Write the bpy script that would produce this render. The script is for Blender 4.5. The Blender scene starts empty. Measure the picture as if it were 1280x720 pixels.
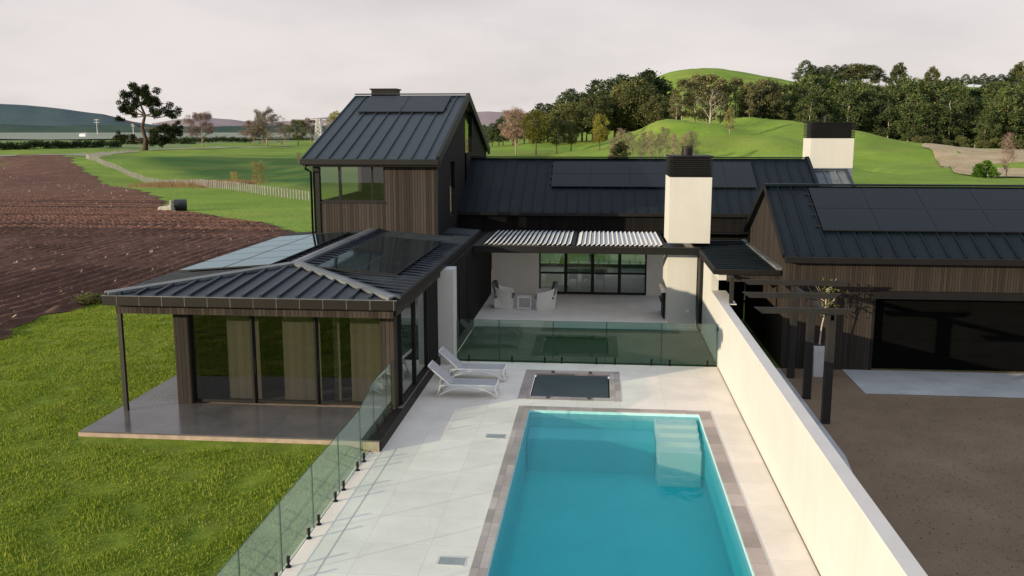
import bpy, bmesh, math, random
import numpy as np
from mathutils import Vector, noise
random.seed(7); rng = np.random.default_rng(7)
R = math.radians
scene = bpy.context.scene
col = scene.collection
CAM_H = 7.4; FOC = 1150.0; PIT = R(9.75); YAW = R(5.44)
_c, _s = math.cos(YAW), math.sin(YAW)
_F = Vector((-_s*math.cos(PIT), _c*math.cos(PIT), -math.sin(PIT))); _R = Vector((_c, _s, 0)); _U = _R.cross(_F)
def ray(px, py): return _F*FOC + _R*(px-640) - _U*(py-360)
def onz(px, py, z=0.0):
    d = ray(px, py); t = (z-CAM_H)/d.z; return Vector((d.x*t, d.y*t, z))
def ony(px, py, Y):
    d = ray(px, py); t = Y/d.y; return Vector((d.x*t, Y, CAM_H+d.z*t))
def ptx(px, Y, py=162): return ony(px, py, Y).x
SUN_AZ = R(36.0); SUN_EL = R(10.8)

# ------------------------------------------------------------ materials
def new_mat(name):
    m = bpy.data.materials.new(name); m.use_nodes = True
    nt = m.node_tree; nt.nodes.clear()
    out = nt.nodes.new('ShaderNodeOutputMaterial')
    return m, nt, out
def N(nt, t, **k):
    n = nt.nodes.new(t)
    for a, b in k.items(): setattr(n, a, b)
    return n
def L(nt, a, b): nt.links.new(a, b)
def sset(n, k, v):
    if k in n.inputs: n.inputs[k].default_value = v
def rgba(c): return (c[0], c[1], c[2], 1.0)
def pos_vec(nt, scale=(1,1,1), obj=False):
    mp = N(nt, 'ShaderNodeMapping'); mp.inputs['Scale'].default_value = scale
    if obj:
        g = N(nt, 'ShaderNodeTexCoord'); L(nt, g.outputs['Object'], mp.inputs['Vector'])
    else:
        g = N(nt, 'ShaderNodeNewGeometry'); L(nt, g.outputs['Position'], mp.inputs['Vector'])
    return mp.outputs['Vector']
def nse(nt, vec, scale, detail=4, rough=.55):
    n = N(nt, 'ShaderNodeTexNoise'); sset(n,'Scale',scale); sset(n,'Detail',detail); sset(n,'Roughness',rough)
    L(nt, vec, n.inputs['Vector']); return n.outputs['Fac']
def ramp(nt, fac, stops):
    r = N(nt, 'ShaderNodeValToRGB'); e = r.color_ramp.elements
    while len(e) < len(stops): e.new(.5)
    for el, (p, c) in zip(e, stops): el.position = p; el.color = rgba(c) if len(c)==3 else c
    L(nt, fac, r.inputs['Fac']); return r.outputs['Color']
def mixc(nt, fac, a, b, mode='MIX'):
    n = N(nt, 'ShaderNodeMix', data_type='RGBA', blend_type=mode)
    for s, v in ((0, fac), (6, a), (7, b)):
        if isinstance(v, (int, float)): n.inputs[s].default_value = v
        elif isinstance(v, (tuple, list)): n.inputs[s].default_value = rgba(v)
        else: L(nt, v, n.inputs[s])
    return n.outputs[2]
def mth(nt, op, a, b=None, c=None):
    n = N(nt, 'ShaderNodeMath', operation=op)
    for i, v in enumerate((a, b, c)):
        if v is None: continue
        if isinstance(v, (int, float)): n.inputs[i].default_value = v
        else: L(nt, v, n.inputs[i])
    return n.outputs[0]
def sep(nt, vec):
    s = N(nt, 'ShaderNodeSeparateXYZ'); L(nt, vec, s.inputs[0]); return s.outputs
def comb(nt, x, y, z):
    s = N(nt, 'ShaderNodeCombineXYZ')
    for i, v in enumerate((x, y, z)):
        if isinstance(v, (int, float)): s.inputs[i].default_value = v
        else: L(nt, v, s.inputs[i])
    return s.outputs[0]
def bump(nt, h, strength=.3, dist=.02, normal=None):
    b = N(nt, 'ShaderNodeBump'); b.inputs['Strength'].default_value = strength; b.inputs['Distance'].default_value = dist
    L(nt, h, b.inputs['Height'])
    if normal is not None: L(nt, normal, b.inputs['Normal'])
    return b.outputs['Normal']
def pbsdf(nt, out, color, rough=.6, metal=0.0, normal=None, spec=.5):
    p = N(nt, 'ShaderNodeBsdfPrincipled')
    for k, v in (('Base Color', color), ('Roughness', rough), ('Metallic', metal), ('Specular IOR Level', spec)):
        if isinstance(v, (tuple, list)): p.inputs[k].default_value = rgba(v)
        elif isinstance(v, (int, float)): p.inputs[k].default_value = v
        else: L(nt, v, p.inputs[k])
    if normal is not None: L(nt, normal, p.inputs['Normal'])
    L(nt, p.outputs[0], out.inputs['Surface']); return p

def m_plain(name, c, rough=.6, metal=0.0, var=.12, scale=3.0, spec=.5, bmp=0.0):
    m, nt, out = new_mat(name)
    v = pos_vec(nt); f = nse(nt, v, scale, 5)
    c2 = tuple(min(1, x*(1+var)) for x in c); c1 = tuple(x*(1-var) for x in c)
    nrm = bump(nt, nse(nt, v, scale*8, 3), bmp, .01) if bmp else None
    pbsdf(nt, out, ramp(nt, f, [(.3, c1), (.7, c2)]), rough, metal, nrm, spec); return m

def m_cladding(name, dark, light, w=.105):
    m, nt, out = new_mat(name)
    s = sep(nt, pos_vec(nt))
    u = mth(nt, 'DIVIDE', mth(nt, 'ADD', s[0], s[1]), w)
    idx = mth(nt, 'FLOOR', u); fr = mth(nt, 'FRACT', u)
    wn = N(nt, 'ShaderNodeTexWhiteNoise', noise_dimensions='1D'); L(nt, idx, wn.inputs['W'])
    base = ramp(nt, wn.outputs['Value'], [(0, dark), (.45, tuple((a+b)/2 for a, b in zip(dark, light))), (1, light)])
    g = nse(nt, comb(nt, mth(nt,'MULTIPLY',u,3.0), 0.0, mth(nt,'MULTIPLY',s[2],.9)), 2.2, 6, .65)
    c = mixc(nt, .75, base, ramp(nt, g, [(.25, (.45,.43,.42)), (.75, (1.35,1.3,1.28))]), 'MULTIPLY')
    gro = mth(nt, 'LESS_THAN', fr, .12)
    c = mixc(nt, gro, c, (.006,.005,.005))
    h = mth(nt, 'ADD', mth(nt, 'SUBTRACT', 1.0, gro), mth(nt,'MULTIPLY', g, .25))
    pbsdf(nt, out, c, .8, 0, bump(nt, h, .5, .015), .2); return m

def m_metal_roof(name, c=(.017,.024,.033), rough=.44, spec=.30):
    m, nt, out = new_mat(name)
    v = pos_vec(nt)
    f = nse(nt, v, 1.1, 6, .6); f2 = nse(nt, v, 14, 4)
    cc = mixc(nt, .5, ramp(nt, f, [(.3, tuple(x*.75 for x in c)), (.7, tuple(x*1.5 for x in c))]), ramp(nt, f2, [(.35,(.7,.7,.7)),(.7,(1.2,1.2,1.2))]), 'MULTIPLY')
    r = mth(nt, 'ADD', mth(nt, 'MULTIPLY', f, .22), rough-.11)
    pbsdf(nt, out, cc, r, .0, bump(nt, nse(nt, v, .9, 2), .12, .03), spec); return m

def m_solar(name, px=.16, spec=.55, rr=.06):
    m, nt, out = new_mat(name)
    v = pos_vec(nt); s = sep(nt, v)
    lx = mth(nt, 'LESS_THAN', mth(nt, 'FRACT', mth(nt, 'DIVIDE', s[0], px)), .05)
    ly = mth(nt, 'LESS_THAN', mth(nt, 'FRACT', mth(nt, 'DIVIDE', s[1], px)), .05)
    c = mixc(nt, mth(nt, 'MAXIMUM', lx, ly), (.006,.008,.013), (.012,.014,.020))
    pbsdf(nt, out, c, mth(nt,'ADD',mth(nt,'MULTIPLY',nse(nt, v, 2.3, 4),.10),rr), 0, None, spec); return m

def m_gloss_panel(name):
    m, nt, out = new_mat(name)
    v = pos_vec(nt)
    d = N(nt, 'ShaderNodeBsdfDiffuse'); d.inputs[0].default_value = (.012,.016,.022,1)
    g = N(nt, 'ShaderNodeBsdfGlossy'); g.inputs['Color'].default_value = (.56,.75,.83,1); L(nt, mth(nt,'ADD',mth(nt,'MULTIPLY',nse(nt, v, 1.8, 4),.06),.02), g.inputs['Roughness'])
    fr = N(nt, 'ShaderNodeFresnel'); fr.inputs['IOR'].default_value = 1.7
    mx = N(nt, 'ShaderNodeMixShader'); L(nt, fr.outputs[0], mx.inputs[0]); L(nt, d.outputs[0], mx.inputs[1]); L(nt, g.outputs[0], mx.inputs[2])
    L(nt, mx.outputs[0], out.inputs['Surface']); return m
def m_glass(name, tint, ior=1.5, minrefl=0.0, rough=0.0):
    m, nt, out = new_mat(name)
    g = N(nt, 'ShaderNodeNewGeometry')
    iv = N(nt, 'ShaderNodeMix', data_type='FLOAT'); L(nt, g.outputs['Backfacing'], iv.inputs[0]); iv.inputs[2].default_value = ior; iv.inputs[3].default_value = 1/ior
    fr = N(nt, 'ShaderNodeFresnel'); L(nt, iv.outputs[0], fr.inputs['IOR'])
    fac = mth(nt, 'ADD', mth(nt, 'MULTIPLY', fr.outputs[0], 1-minrefl), minrefl)
    t = N(nt, 'ShaderNodeBsdfTransparent'); t.inputs[0].default_value = rgba(tint)
    gl = N(nt, 'ShaderNodeBsdfGlossy'); gl.inputs['Roughness'].default_value = rough; gl.inputs['Color'].default_value = (.93,.97,.95,1)
    mx = N(nt, 'ShaderNodeMixShader'); L(nt, fac, mx.inputs[0]); L(nt, t.outputs[0], mx.inputs[1]); L(nt, gl.outputs[0], mx.inputs[2])
    L(nt, mx.outputs[0], out.inputs['Surface']); return m

def m_water():
    m, nt, out = new_mat('pool_water')
    v = pos_vec(nt)
    nrm = bump(nt, mth(nt,'ADD', nse(nt, v, 1.6, 3), mth(nt,'MULTIPLY',nse(nt, v, 6, 2),.25)), .30, .03)
    fr = N(nt, 'ShaderNodeFresnel'); fr.inputs['IOR'].default_value = 1.33; L(nt, nrm, fr.inputs['Normal'])
    t = N(nt, 'ShaderNodeBsdfTransparent'); t.inputs[0].default_value = (.92,.98,.98,1)
    gl = N(nt, 'ShaderNodeBsdfGlossy'); gl.inputs['Roughness'].default_value = .02; L(nt, nrm, gl.inputs['Normal'])
    mx = N(nt, 'ShaderNodeMixShader'); L(nt, mth(nt,'MULTIPLY',fr.outputs[0],.55), mx.inputs[0]); L(nt, gl.outputs[0], mx.inputs[2])
    df = N(nt, 'ShaderNodeBsdfDiffuse'); df.inputs[0].default_value = (.012,.40,.48,1)
    m2 = N(nt, 'ShaderNodeMixShader'); m2.inputs[0].default_value = .34; L(nt, t.outputs[0], m2.inputs[1]); L(nt, df.outputs[0], m2.inputs[2]); L(nt, m2.outputs[0], mx.inputs[1])
    L(nt, mx.outputs[0], out.inputs['Surface']); return m

def m_basin():
    m, nt, out = new_mat('pool_plaster')
    v = pos_vec(nt); s = sep(nt, v)
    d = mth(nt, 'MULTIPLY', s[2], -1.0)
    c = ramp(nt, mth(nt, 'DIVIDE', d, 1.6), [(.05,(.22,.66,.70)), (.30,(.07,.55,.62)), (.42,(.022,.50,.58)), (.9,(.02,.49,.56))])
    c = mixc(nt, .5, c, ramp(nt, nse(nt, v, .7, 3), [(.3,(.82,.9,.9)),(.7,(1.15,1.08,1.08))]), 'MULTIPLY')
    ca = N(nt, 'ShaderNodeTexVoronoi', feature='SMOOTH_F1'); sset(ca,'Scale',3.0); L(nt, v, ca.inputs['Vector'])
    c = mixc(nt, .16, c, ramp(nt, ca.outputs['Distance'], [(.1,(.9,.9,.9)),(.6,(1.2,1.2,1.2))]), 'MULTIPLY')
    pbsdf(nt, out, c, .7); return m

def m_tiles(name, c, tx, ty, joint=.006, var=.06, jc=.72, ox=0.0, oy=0.0, rough=.55, stain=.12, bmp=.1):
    m, nt, out = new_mat(name)
    v = pos_vec(nt); s = sep(nt, v)
    ux = mth(nt,'DIVIDE',mth(nt,'ADD',s[0],ox),tx); uy = mth(nt,'DIVIDE',mth(nt,'ADD',s[1],oy),ty)
    wn = N(nt, 'ShaderNodeTexWhiteNoise', noise_dimensions='2D'); L(nt, comb(nt, mth(nt,'FLOOR',ux), mth(nt,'FLOOR',uy), 0.0), wn.inputs['Vector'])
    jj = mth(nt, 'MAXIMUM', mth(nt,'LESS_THAN',mth(nt,'FRACT',ux),joint/tx), mth(nt,'LESS_THAN',mth(nt,'FRACT',uy),joint/ty))
    lo = tuple(x*(1-var) for x in c); hi = tuple(min(1,x*(1+var)) for x in c)
    cc = ramp(nt, wn.outputs['Value'], [(0,lo),(1,hi)])
    cc = mixc(nt, 1.0, cc, ramp(nt, nse(nt, v, .8, 7, .62), [(.3,(1-stain,)*3),(.7,(1+stain*.6,)*3)]), 'MULTIPLY')
    cc = mixc(nt, .5, cc, ramp(nt, nse(nt, v, 22, 4, .6), [(.3,(.9,.9,.9)),(.7,(1.08,1.08,1.08))]), 'MULTIPLY')
    cc = mixc(nt, jj, cc, tuple(x*jc for x in c))
    h = mth(nt, 'ADD', mth(nt,'SUBTRACT',1.0,jj), mth(nt,'MULTIPLY',nse(nt, v, 30, 3),.15))
    pbsdf(nt, out, cc, rough, 0, bump(nt, h, bmp, .008), .4); return m

def m_ground(name, stops, bigscale, fscale, extra=None, bmp=.6, bdist=.06, rough=.95):
    m, nt, out = new_mat(name)
    v = pos_vec(nt)
    f = mth(nt,'ADD', mth(nt,'MULTIPLY',nse(nt, v, bigscale, 6, .6),.6), mth(nt,'MULTIPLY',nse(nt, v, fscale, 6, .7),.4))
    c = ramp(nt, f, stops)
    if extra: c = extra(nt, v, c)
    nrm = bump(nt, nse(nt, v, fscale*1.7, 5, .7), bmp, bdist) if bmp else None
    pbsdf(nt, out, c, rough, 0, nrm, .15); return m

def m_leaf(name, c1, c2, c3=None, trans=.25):
    m, nt, out = new_mat(name)
    g = N(nt, 'ShaderNodeNewGeometry')
    oi = N(nt, 'ShaderNodeObjectInfo')
    f = mth(nt, 'ADD', mth(nt,'MULTIPLY',g.outputs['Random Per Island'],.55), mth(nt,'MULTIPLY',nse(nt, pos_vec(nt), .35, 3),.6))
    st = [(.15,c1),(.75,c2)] if c3 is None else [(.15,c1),(.55,c2),(.85,c3)]
    c = ramp(nt, f, st)
    c = mixc(nt, .8, c, ramp(nt, oi.outputs['Random'], [(0,(.55,.60,.60)),(.5,(1.0,1.0,1.0)),(1,(1.55,1.45,1.25))]), 'MULTIPLY')
    d = N(nt, 'ShaderNodeBsdfDiffuse'); L(nt, c, d.inputs[0])
    t = N(nt, 'ShaderNodeBsdfTranslucent'); L(nt, c, t.inputs[0])
    mx = N(nt, 'ShaderNodeMixShader'); mx.inputs[0].default_value = trans
    L(nt, d.outputs[0], mx.inputs[1]); L(nt, t.outputs[0], mx.inputs[2]); L(nt, mx.outputs[0], out.inputs['Surface']); return m

M = {}
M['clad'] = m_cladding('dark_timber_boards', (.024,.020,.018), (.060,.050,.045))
M['clad_grey'] = m_cladding('weathered_timber_boards', (.026,.021,.018), (.046,.038,.032), .085)
M['black'] = m_plain('black_paint', (.006,.006,.006), .55, 0, .3, 2, .3)
M['blackdoor'] = m_plain('black_door_paint', (.003,.003,.003), .95, 0, .2, 2, .05)
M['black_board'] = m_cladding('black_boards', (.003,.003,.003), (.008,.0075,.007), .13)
M['roof'] = m_metal_roof('dark_steel_roofing')
M['roof_dark'] = m_metal_roof('shade_toned_roofing', (.0045,.0085,.012), .5, .13)  # same roof steel, with shade and weaker sky reflection put into its colour
M['flash'] = m_metal_roof('grey_ridge_flashing', (.12,.13,.135), .38)
M['gutter'] = m_plain('dark_bronze_gutter', (.008,.006,.005), .6, .0, .25, 2, .25)
M['solar'] = m_solar('solar_cells', .16, .16, .30); M['solar_gloss'] = m_gloss_panel('glossy_solar_cells')
M['solar_rim'] = m_plain('panel_frame', (.010,.010,.012), .5, .2)
M['white'] = m_plain('white_plaster', (.53,.53,.51), .85, 0, .035, .9, .2, .12)
M['white_in'] = m_plain('interior_white', (.78,.74,.68), .8, 0, .04)
nt = M['white'].node_tree; _p = [n for n in nt.nodes if n.type == 'BSDF_PRINCIPLED'][0]; _src = _p.inputs['Base Color'].links[0].from_socket
_v = pos_vec(nt, (3.2,3.2,.22)); _st = ramp(nt, nse(nt, _v, 1.5, 6, .65), [(.35,(.972,.97,.962)),(.62,(1.008,1.008,1.008))])
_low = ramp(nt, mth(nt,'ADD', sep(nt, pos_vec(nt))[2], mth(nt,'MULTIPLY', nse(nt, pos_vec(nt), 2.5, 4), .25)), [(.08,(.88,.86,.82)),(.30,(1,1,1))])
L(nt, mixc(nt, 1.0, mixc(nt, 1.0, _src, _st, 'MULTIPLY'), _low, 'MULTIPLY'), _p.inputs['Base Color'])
M['cap'] = m_plain('wall_coping_white', (.58,.56,.54), .7, 0, .05, 1.5)
M['deck'] = m_tiles('pale_porcelain_pavers', (.81,.735,.66), 1.2, 1.2, .007, .045, .70, .55, .2, .6, .12)
M['coping'] = m_tiles('travertine_coping', (.42,.345,.315), .62, .62, .008, .22, .55, .1, .3, .6, .25, .25)
M['patio'] = m_tiles('patio_boards', (.78,.73,.69), .6, .6, .006, .04, .75, 0, 0, .6, .1)
M['terrace'] = m_tiles('polished_concrete', (.105,.10,.098), 2.6, 30, .01, .05, .6, 0, 0, .16, .35, .04)
M['terrace_edge'] = m_plain('concrete_edge', (.34,.26,.21), .8, 0, .2, 5)
M['timber_deck'] = m_tiles('grey_deck_boards', (.20,.195,.20), .14, 50, .02, .1, .15, 0, 0, .5, .2)
M['slab'] = m_tiles('driveway_concrete', (.40,.40,.40), 60, 60, .01, .03, .9, 20, 20, .75, .22)
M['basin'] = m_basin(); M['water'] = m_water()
M['steps'] = m_plain('pool_step_plaster', (.92,.93,.84), .7, 0, .05, 1.5)
M['waterline'] = m_plain('waterline_tile', (.45,.72,.76), .4, 0, .1, 8)
M['cover'] = m_plain('spa_cover_vinyl', (.022,.038,.047), .35, 0, .25, 1.2, .5, .2)
M['grate'] = m_plain('skimmer_lid', (.30,.31,.31), .5, 0, .12)
M['fglass'] = m_glass('pool_fence_glass', (.80,.92,.86), 1.52, .018)
M['fedge'] = m_plain('green_glass_edge', (.02,.055,.042), .2, 0, .1)
M['wglass'] = m_glass('window_glass', (.80,.81,.79), 1.5, .05)
M['wdark'] = m_glass('tinted_window_glass', (.34,.42,.40), 1.6, .16)
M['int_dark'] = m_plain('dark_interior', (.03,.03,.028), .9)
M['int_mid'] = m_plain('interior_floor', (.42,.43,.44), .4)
M['curtain'] = m_plain('olive_curtain', (.070,.064,.052), .95, 0, .06, .8, .1)
M['lounge_white'] = m_plain('white_resin', (.84,.83,.84), .4, 0, .03)
M['sling'] = m_plain('grey_sling_fabric', (.42,.41,.42), .85, 0, .1, 9, .2, .2)
M['cush'] = m_plain('charcoal_cushion', (.05,.05,.052), .95, 0, .2, 4)
M['pot'] = m_plain('pale_grey_pot', (.50,.51,.53), .6, 0, .05)
M['soil'] = m_plain('potting_soil', (.03,.022,.016), .95)
M['post'] = m_plain('black_stained_timber', (.010,.009,.008), .6, 0, .4, 3)
M['louvre'] = m_plain('white_aluminium_blade', (.74,.74,.73), .4, 0, .02)
M['wood_post'] = m_plain('grey_fence_timber', (.29,.28,.265), .85, 0, .25, 2)
M['wire'] = m_plain('fence_wire', (.25,.25,.24), .5, .6)
M['conc'] = m_plain('weathered_concrete', (.36,.35,.30), .9, 0, .25, 3, .2, .4)
M['rubber'] = m_plain('black_plastic_drum', (.02,.02,.022), .5, 0, .2, 3)
M['steel_w'] = m_plain('pale_galvanised_steel', (.55,.56,.57), .5, .3)
M['bark_w'] = m_plain('pale_bark', (.42,.37,.31), .9, 0, .25, 1.5)
M['bark_d'] = m_plain('dark_bark', (.075,.05,.036), .95, 0, .3, 1.5)
M['bark_p'] = m_plain('grey_pink_twigs', (.30,.22,.185), .9, 0, .2, 1.5)
M['twig_y'] = m_plain('ochre_twigs', (.36,.27,.14), .9, 0, .2, 1.5)
M['pine'] = m_leaf('pine_needles', (.026,.052,.022), (.072,.112,.042), (.155,.16,.07))
M['pine2'] = m_leaf('bluish_pine_needles', (.024,.048,.026), (.066,.100,.046), (.12,.145,.07))
M['euc'] = m_leaf('olive_foliage', (.08,.088,.045), (.18,.175,.085), (.28,.25,.13))
M['willow'] = m_leaf('yellow_green_foliage', (.09,.10,.02), (.19,.19,.04), (.28,.26,.07), .4)
M['bushg'] = m_leaf('bright_bush_foliage', (.03,.07,.012), (.06,.13,.02), (.10,.19,.03))
M['bushd'] = m_leaf('dark_round_foliage', (.045,.065,.028), (.105,.125,.050), (.18,.17,.08))
M['bigpine'] = m_leaf('old_pine_needles', (.014,.024,.012), (.034,.048,.020), (.07,.08,.035), .15)
M['twigs'] = m_leaf('bare_twig_haze', (.13,.09,.08), (.22,.16,.14), (.30,.22,.19), .1)
M['twigs_g'] = m_leaf('bare_grey_twigs', (.11,.09,.075), (.19,.16,.13), (.27,.23,.19), .1)
M['twigs_y'] = m_leaf('ochre_bare_twigs', (.20,.15,.05), (.34,.26,.09), (.42,.34,.13), .2)
M['reeds'] = m_leaf('dry_rushes', (.14,.10,.05), (.26,.19,.10), (.30,.17,.11), .2)
M['blade'] = m_leaf('lawn_blades', (.09,.13,.014), (.185,.27,.028), (.33,.36,.08), .45)

def lawn_extra(nt, v, c):
    c = mixc(nt, ramp(nt, nse(nt, v, .9, 5, .65), [(.54,(0,0,0)),(.70,(.5,.5,.5))]), c, (.14,.14,.04))
    return mixc(nt, .7, c, ramp(nt, nse(nt, v, .45, 4, .6), [(.3,(.72,.78,.7)),(.7,(1.2,1.15,1.1))]), 'MULTIPLY')
M['lawn'] = m_ground('lawn_turf', [(.3,(.085,.135,.014)),(.5,(.155,.225,.02)),(.7,(.25,.29,.05))], 2.2, 11, lawn_extra, .9, .09)
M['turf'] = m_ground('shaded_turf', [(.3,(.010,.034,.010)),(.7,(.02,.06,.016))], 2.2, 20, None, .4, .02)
def pasture_extra(nt, v, c):
    s = sep(nt, v)
    # paddocks: shade painted as dark green left of the house, tawny dry sward on the right bank, brighter strips far off
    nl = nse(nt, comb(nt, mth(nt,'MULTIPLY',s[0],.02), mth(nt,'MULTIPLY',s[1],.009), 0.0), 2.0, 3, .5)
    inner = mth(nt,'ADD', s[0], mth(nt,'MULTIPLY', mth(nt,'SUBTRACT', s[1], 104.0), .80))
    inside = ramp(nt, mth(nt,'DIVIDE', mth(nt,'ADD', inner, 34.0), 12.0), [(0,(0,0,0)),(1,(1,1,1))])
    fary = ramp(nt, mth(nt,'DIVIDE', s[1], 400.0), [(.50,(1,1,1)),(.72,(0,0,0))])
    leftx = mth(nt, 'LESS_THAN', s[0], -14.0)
    shade_patches = ramp(nt, nl, [(.33,(0,0,0)),(.44,(1,1,1))])
    k_ = mth(nt,'MULTIPLY', mth(nt,'MULTIPLY', inside, fary), mth(nt,'MULTIPLY', leftx, shade_patches))
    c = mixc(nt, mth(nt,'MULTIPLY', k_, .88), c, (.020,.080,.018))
    c = mixc(nt, .6, c, ramp(nt, nse(nt, comb(nt, mth(nt,'MULTIPLY',s[0],.05), mth(nt,'MULTIPLY',s[1],.12), 0.0), 1.0, 6, .65), [(.3,(.66,.72,.6)),(.7,(1.3,1.18,1.2))]), 'MULTIPLY')
    dry = ramp(nt, nse(nt, comb(nt, mth(nt,'MULTIPLY',s[0],.02), mth(nt,'MULTIPLY',s[1],.03), 0.0), 1.6, 5, .6), [(.48,(0,0,0)),(.7,(1,1,1))])
    c = mixc(nt, mth(nt,'MULTIPLY',dry,.5), c, (.20,.20,.055))
    return c
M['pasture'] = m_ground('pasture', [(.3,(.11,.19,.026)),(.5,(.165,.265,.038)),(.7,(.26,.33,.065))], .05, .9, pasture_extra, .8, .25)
def soil_extra(nt, v, c):
    s = sep(nt, v)
    u = mth(nt,'ADD', s[0], mth(nt,'MULTIPLY',nse(nt, v, .12, 2),1.6))
    rows = mth(nt,'SINE', mth(nt,'MULTIPLY', u, 2*math.pi/.78))
    c = mixc(nt, .55, c, ramp(nt, rows, [(0,(.50,.48,.48)),(1,(1.35,1.32,1.30))]), 'MULTIPLY')
    c = mixc(nt, .8, c, ramp(nt, nse(nt, comb(nt, mth(nt,'MULTIPLY',s[0],.35), mth(nt,'MULTIPLY',s[1],.05), 0.0), 1.2, 5, .65), [(.3,(.70,.66,.66)),(.7,(1.3,1.22,1.2))]), 'MULTIPLY')
    return c
M['soilfield'] = m_ground('ploughed_soil', [(.3,(.10,.050,.034)),(.5,(.165,.088,.063)),(.72,(.26,.155,.115))], .9, 3.2, soil_extra, 1.0, .18)
M['stones'] = m_leaf('loose_stones', (.13,.10,.075), (.22,.17,.13), (.34,.28,.22), .0)
M['straw'] = m_leaf('straw_bits', (.20,.14,.11), (.32,.25,.20), (.42,.36,.29), .1)
M['drive'] = m_ground('driveway_gravel', [(.3,(.14,.096,.060)),(.5,(.20,.138,.090)),(.7,(.27,.195,.13))], .35, 28, None, .7, .02)
M['track'] = m_ground('pale_track', [(.3,(.22,.20,.15)),(.7,(.34,.31,.25))], .1, 1.0, None, 0)
M['tan'] = m_ground('dry_bank', [(.3,(.30,.22,.13)),(.5,(.42,.33,.21)),(.7,(.52,.44,.31))], .2, 1.5, None, .8, .3)
M['cropfar'] = m_ground('far_crops', [(.3,(.17,.20,.14)),(.7,(.30,.32,.27))], .004, .05, None, 0)
M['orchard'] = m_ground('orchard_sward', [(.3,(.11,.16,.06)),(.7,(.19,.25,.10))], .02, .2, None, 0)
M['hill_blue'] = m_ground('hazy_blue_hill', [(.3,(.042,.078,.086)),(.7,(.068,.105,.112))], .003, .02, None, .5, 6)  # aerial haze is mixed into the base colours of both far hills
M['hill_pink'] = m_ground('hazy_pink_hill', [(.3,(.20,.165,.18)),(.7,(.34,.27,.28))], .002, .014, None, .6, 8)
M['farwood'] = m_ground('far_wood', [(.3,(.022,.045,.042)),(.7,(.045,.075,.065))], .01, .1, None, .5, 2)

# ------------------------------------------------------------ mesh helpers
class MB:
    def __init__(s): s.v = []; s.f = []
    def add(s, vs, fs):
        o = len(s.v); s.v += [tuple(v) for v in vs]; s.f += [tuple(i+o for i in f) for f in fs]; return s
    def box(s, x0, x1, y0, y1, z0, z1):
        return s.add([(x0,y0,z0),(x1,y0,z0),(x1,y1,z0),(x0,y1,z0),(x0,y0,z1),(x1,y0,z1),(x1,y1,z1),(x0,y1,z1)],
              [(0,3,2,1),(4,5,6,7),(0,1,5,4),(1,2,6,5),(2,3,7,6),(3,0,4,7)])
    def hull8(s, b, t):   # 4 bottom pts (ccw) and 4 top pts
        return s.add(list(b)+list(t), [(0,3,2,1),(4,5,6,7),(0,1,5,4),(1,2,6,5),(2,3,7,6),(3,0,4,7)])
    def quad(s, *p): return s.add(p, [tuple(range(len(p)))])
    def slab(s, pts, th, n=None):   # polygon extruded downwards by th along z
        k = len(pts); top = [Vector(p) for p in pts]; bot = [p-Vector((0,0,th)) for p in top]
        return s.add(top+bot, [tuple(range(k)), tuple(range(2*k-1,k-1,-1))]+[(i,i+k,(i+1)%k+k,(i+1)%k) for i in range(k)])
    def bar(s, a, b, w, h=None, up=Vector((0,0,1))):
        a = Vector(a); b = Vector(b); h = h or w; d = (b-a).normalized()
        if abs(d.dot(up)) > .98: up = Vector((0,1,0))
        sx = d.cross(up).normalized(); sy = sx.cross(d).normalized()
        q = [sx*i*w/2+sy*j*h/2 for i, j in ((-1,-1),(1,-1),(1,1),(-1,1))]
        return s.hull8([a+k for k in q], [b+k for k in q])
    def tube(s, pts, rads, n=8, cap=True):
        rings = []; pts = [Vector(p) for p in pts]
        if isinstance(rads, (int, float)): rads = [rads]*len(pts)
        for i, p in enumerate(pts):
            d = (pts[min(i+1,len(pts)-1)]-pts[max(i-1,0)]).normalized()
            up = Vector((0,0,1)) if abs(d.z) < .95 else Vector((0,1,0))
            sx = d.cross(up).normalized(); sy = sx.cross(d).normalized()
            rings.append([p+(sx*math.cos(t)+sy*math.sin(t))*rads[i] for t in [2*math.pi*k/n for k in range(n)]])
        fs = []
        for i in range(len(pts)-1):
            for k in range(n): fs.append((i*n+k, i*n+(k+1)%n, (i+1)*n+(k+1)%n, (i+1)*n+k))
        if cap: fs += [tuple(range(n))[::-1], tuple(range((len(pts)-1)*n, len(pts)*n))]
        return s.add([v for r in rings for v in r], fs)
    def build(s, name, mat, parent=None, smooth=False, bevel=0.0, fix=True):
        me = bpy.data.meshes.new(name); off = parent_world(parent)
        me.from_pydata([tuple(Vector(v)-off) for v in s.v], [], s.f); me.update()
        if fix and len(s.f) < 60000:
            bm = bmesh.new(); bm.from_mesh(me); bmesh.ops.recalc_face_normals(bm, faces=bm.faces); bm.to_mesh(me); bm.free()
        me.materials.append(mat if not isinstance(mat, str) else M[mat])
        o = bpy.data.objects.new(name, me); col.objects.link(o)
        if parent: o.parent = parent
        if smooth: me.polygons.foreach_set('use_smooth', [True]*len(me.polygons))
        if bevel:
            b = o.modifiers.new('bevel', 'BEVEL'); b.width = bevel; b.segments = 2; b.limit_method = 'ANGLE'; b.angle_limit = R(40)
        return o
def parent_world(p):
    v = Vector((0,0,0))
    while p is not None: v = v + Vector(p.location); p = p.parent
    return v
def tag(o, label=None, cat=None, group=None, kind=None):
    if label: o['label'] = label
    if cat: o['category'] = cat
    if group: o['group'] = group
    if kind: o['kind'] = kind
    return o
def empty(name, loc, label=None, cat=None, group=None):
    o = bpy.data.objects.new(name, None); col.objects.link(o); o.location = loc; o.empty_display_size = .2
    return tag(o, label, cat, group)
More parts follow.
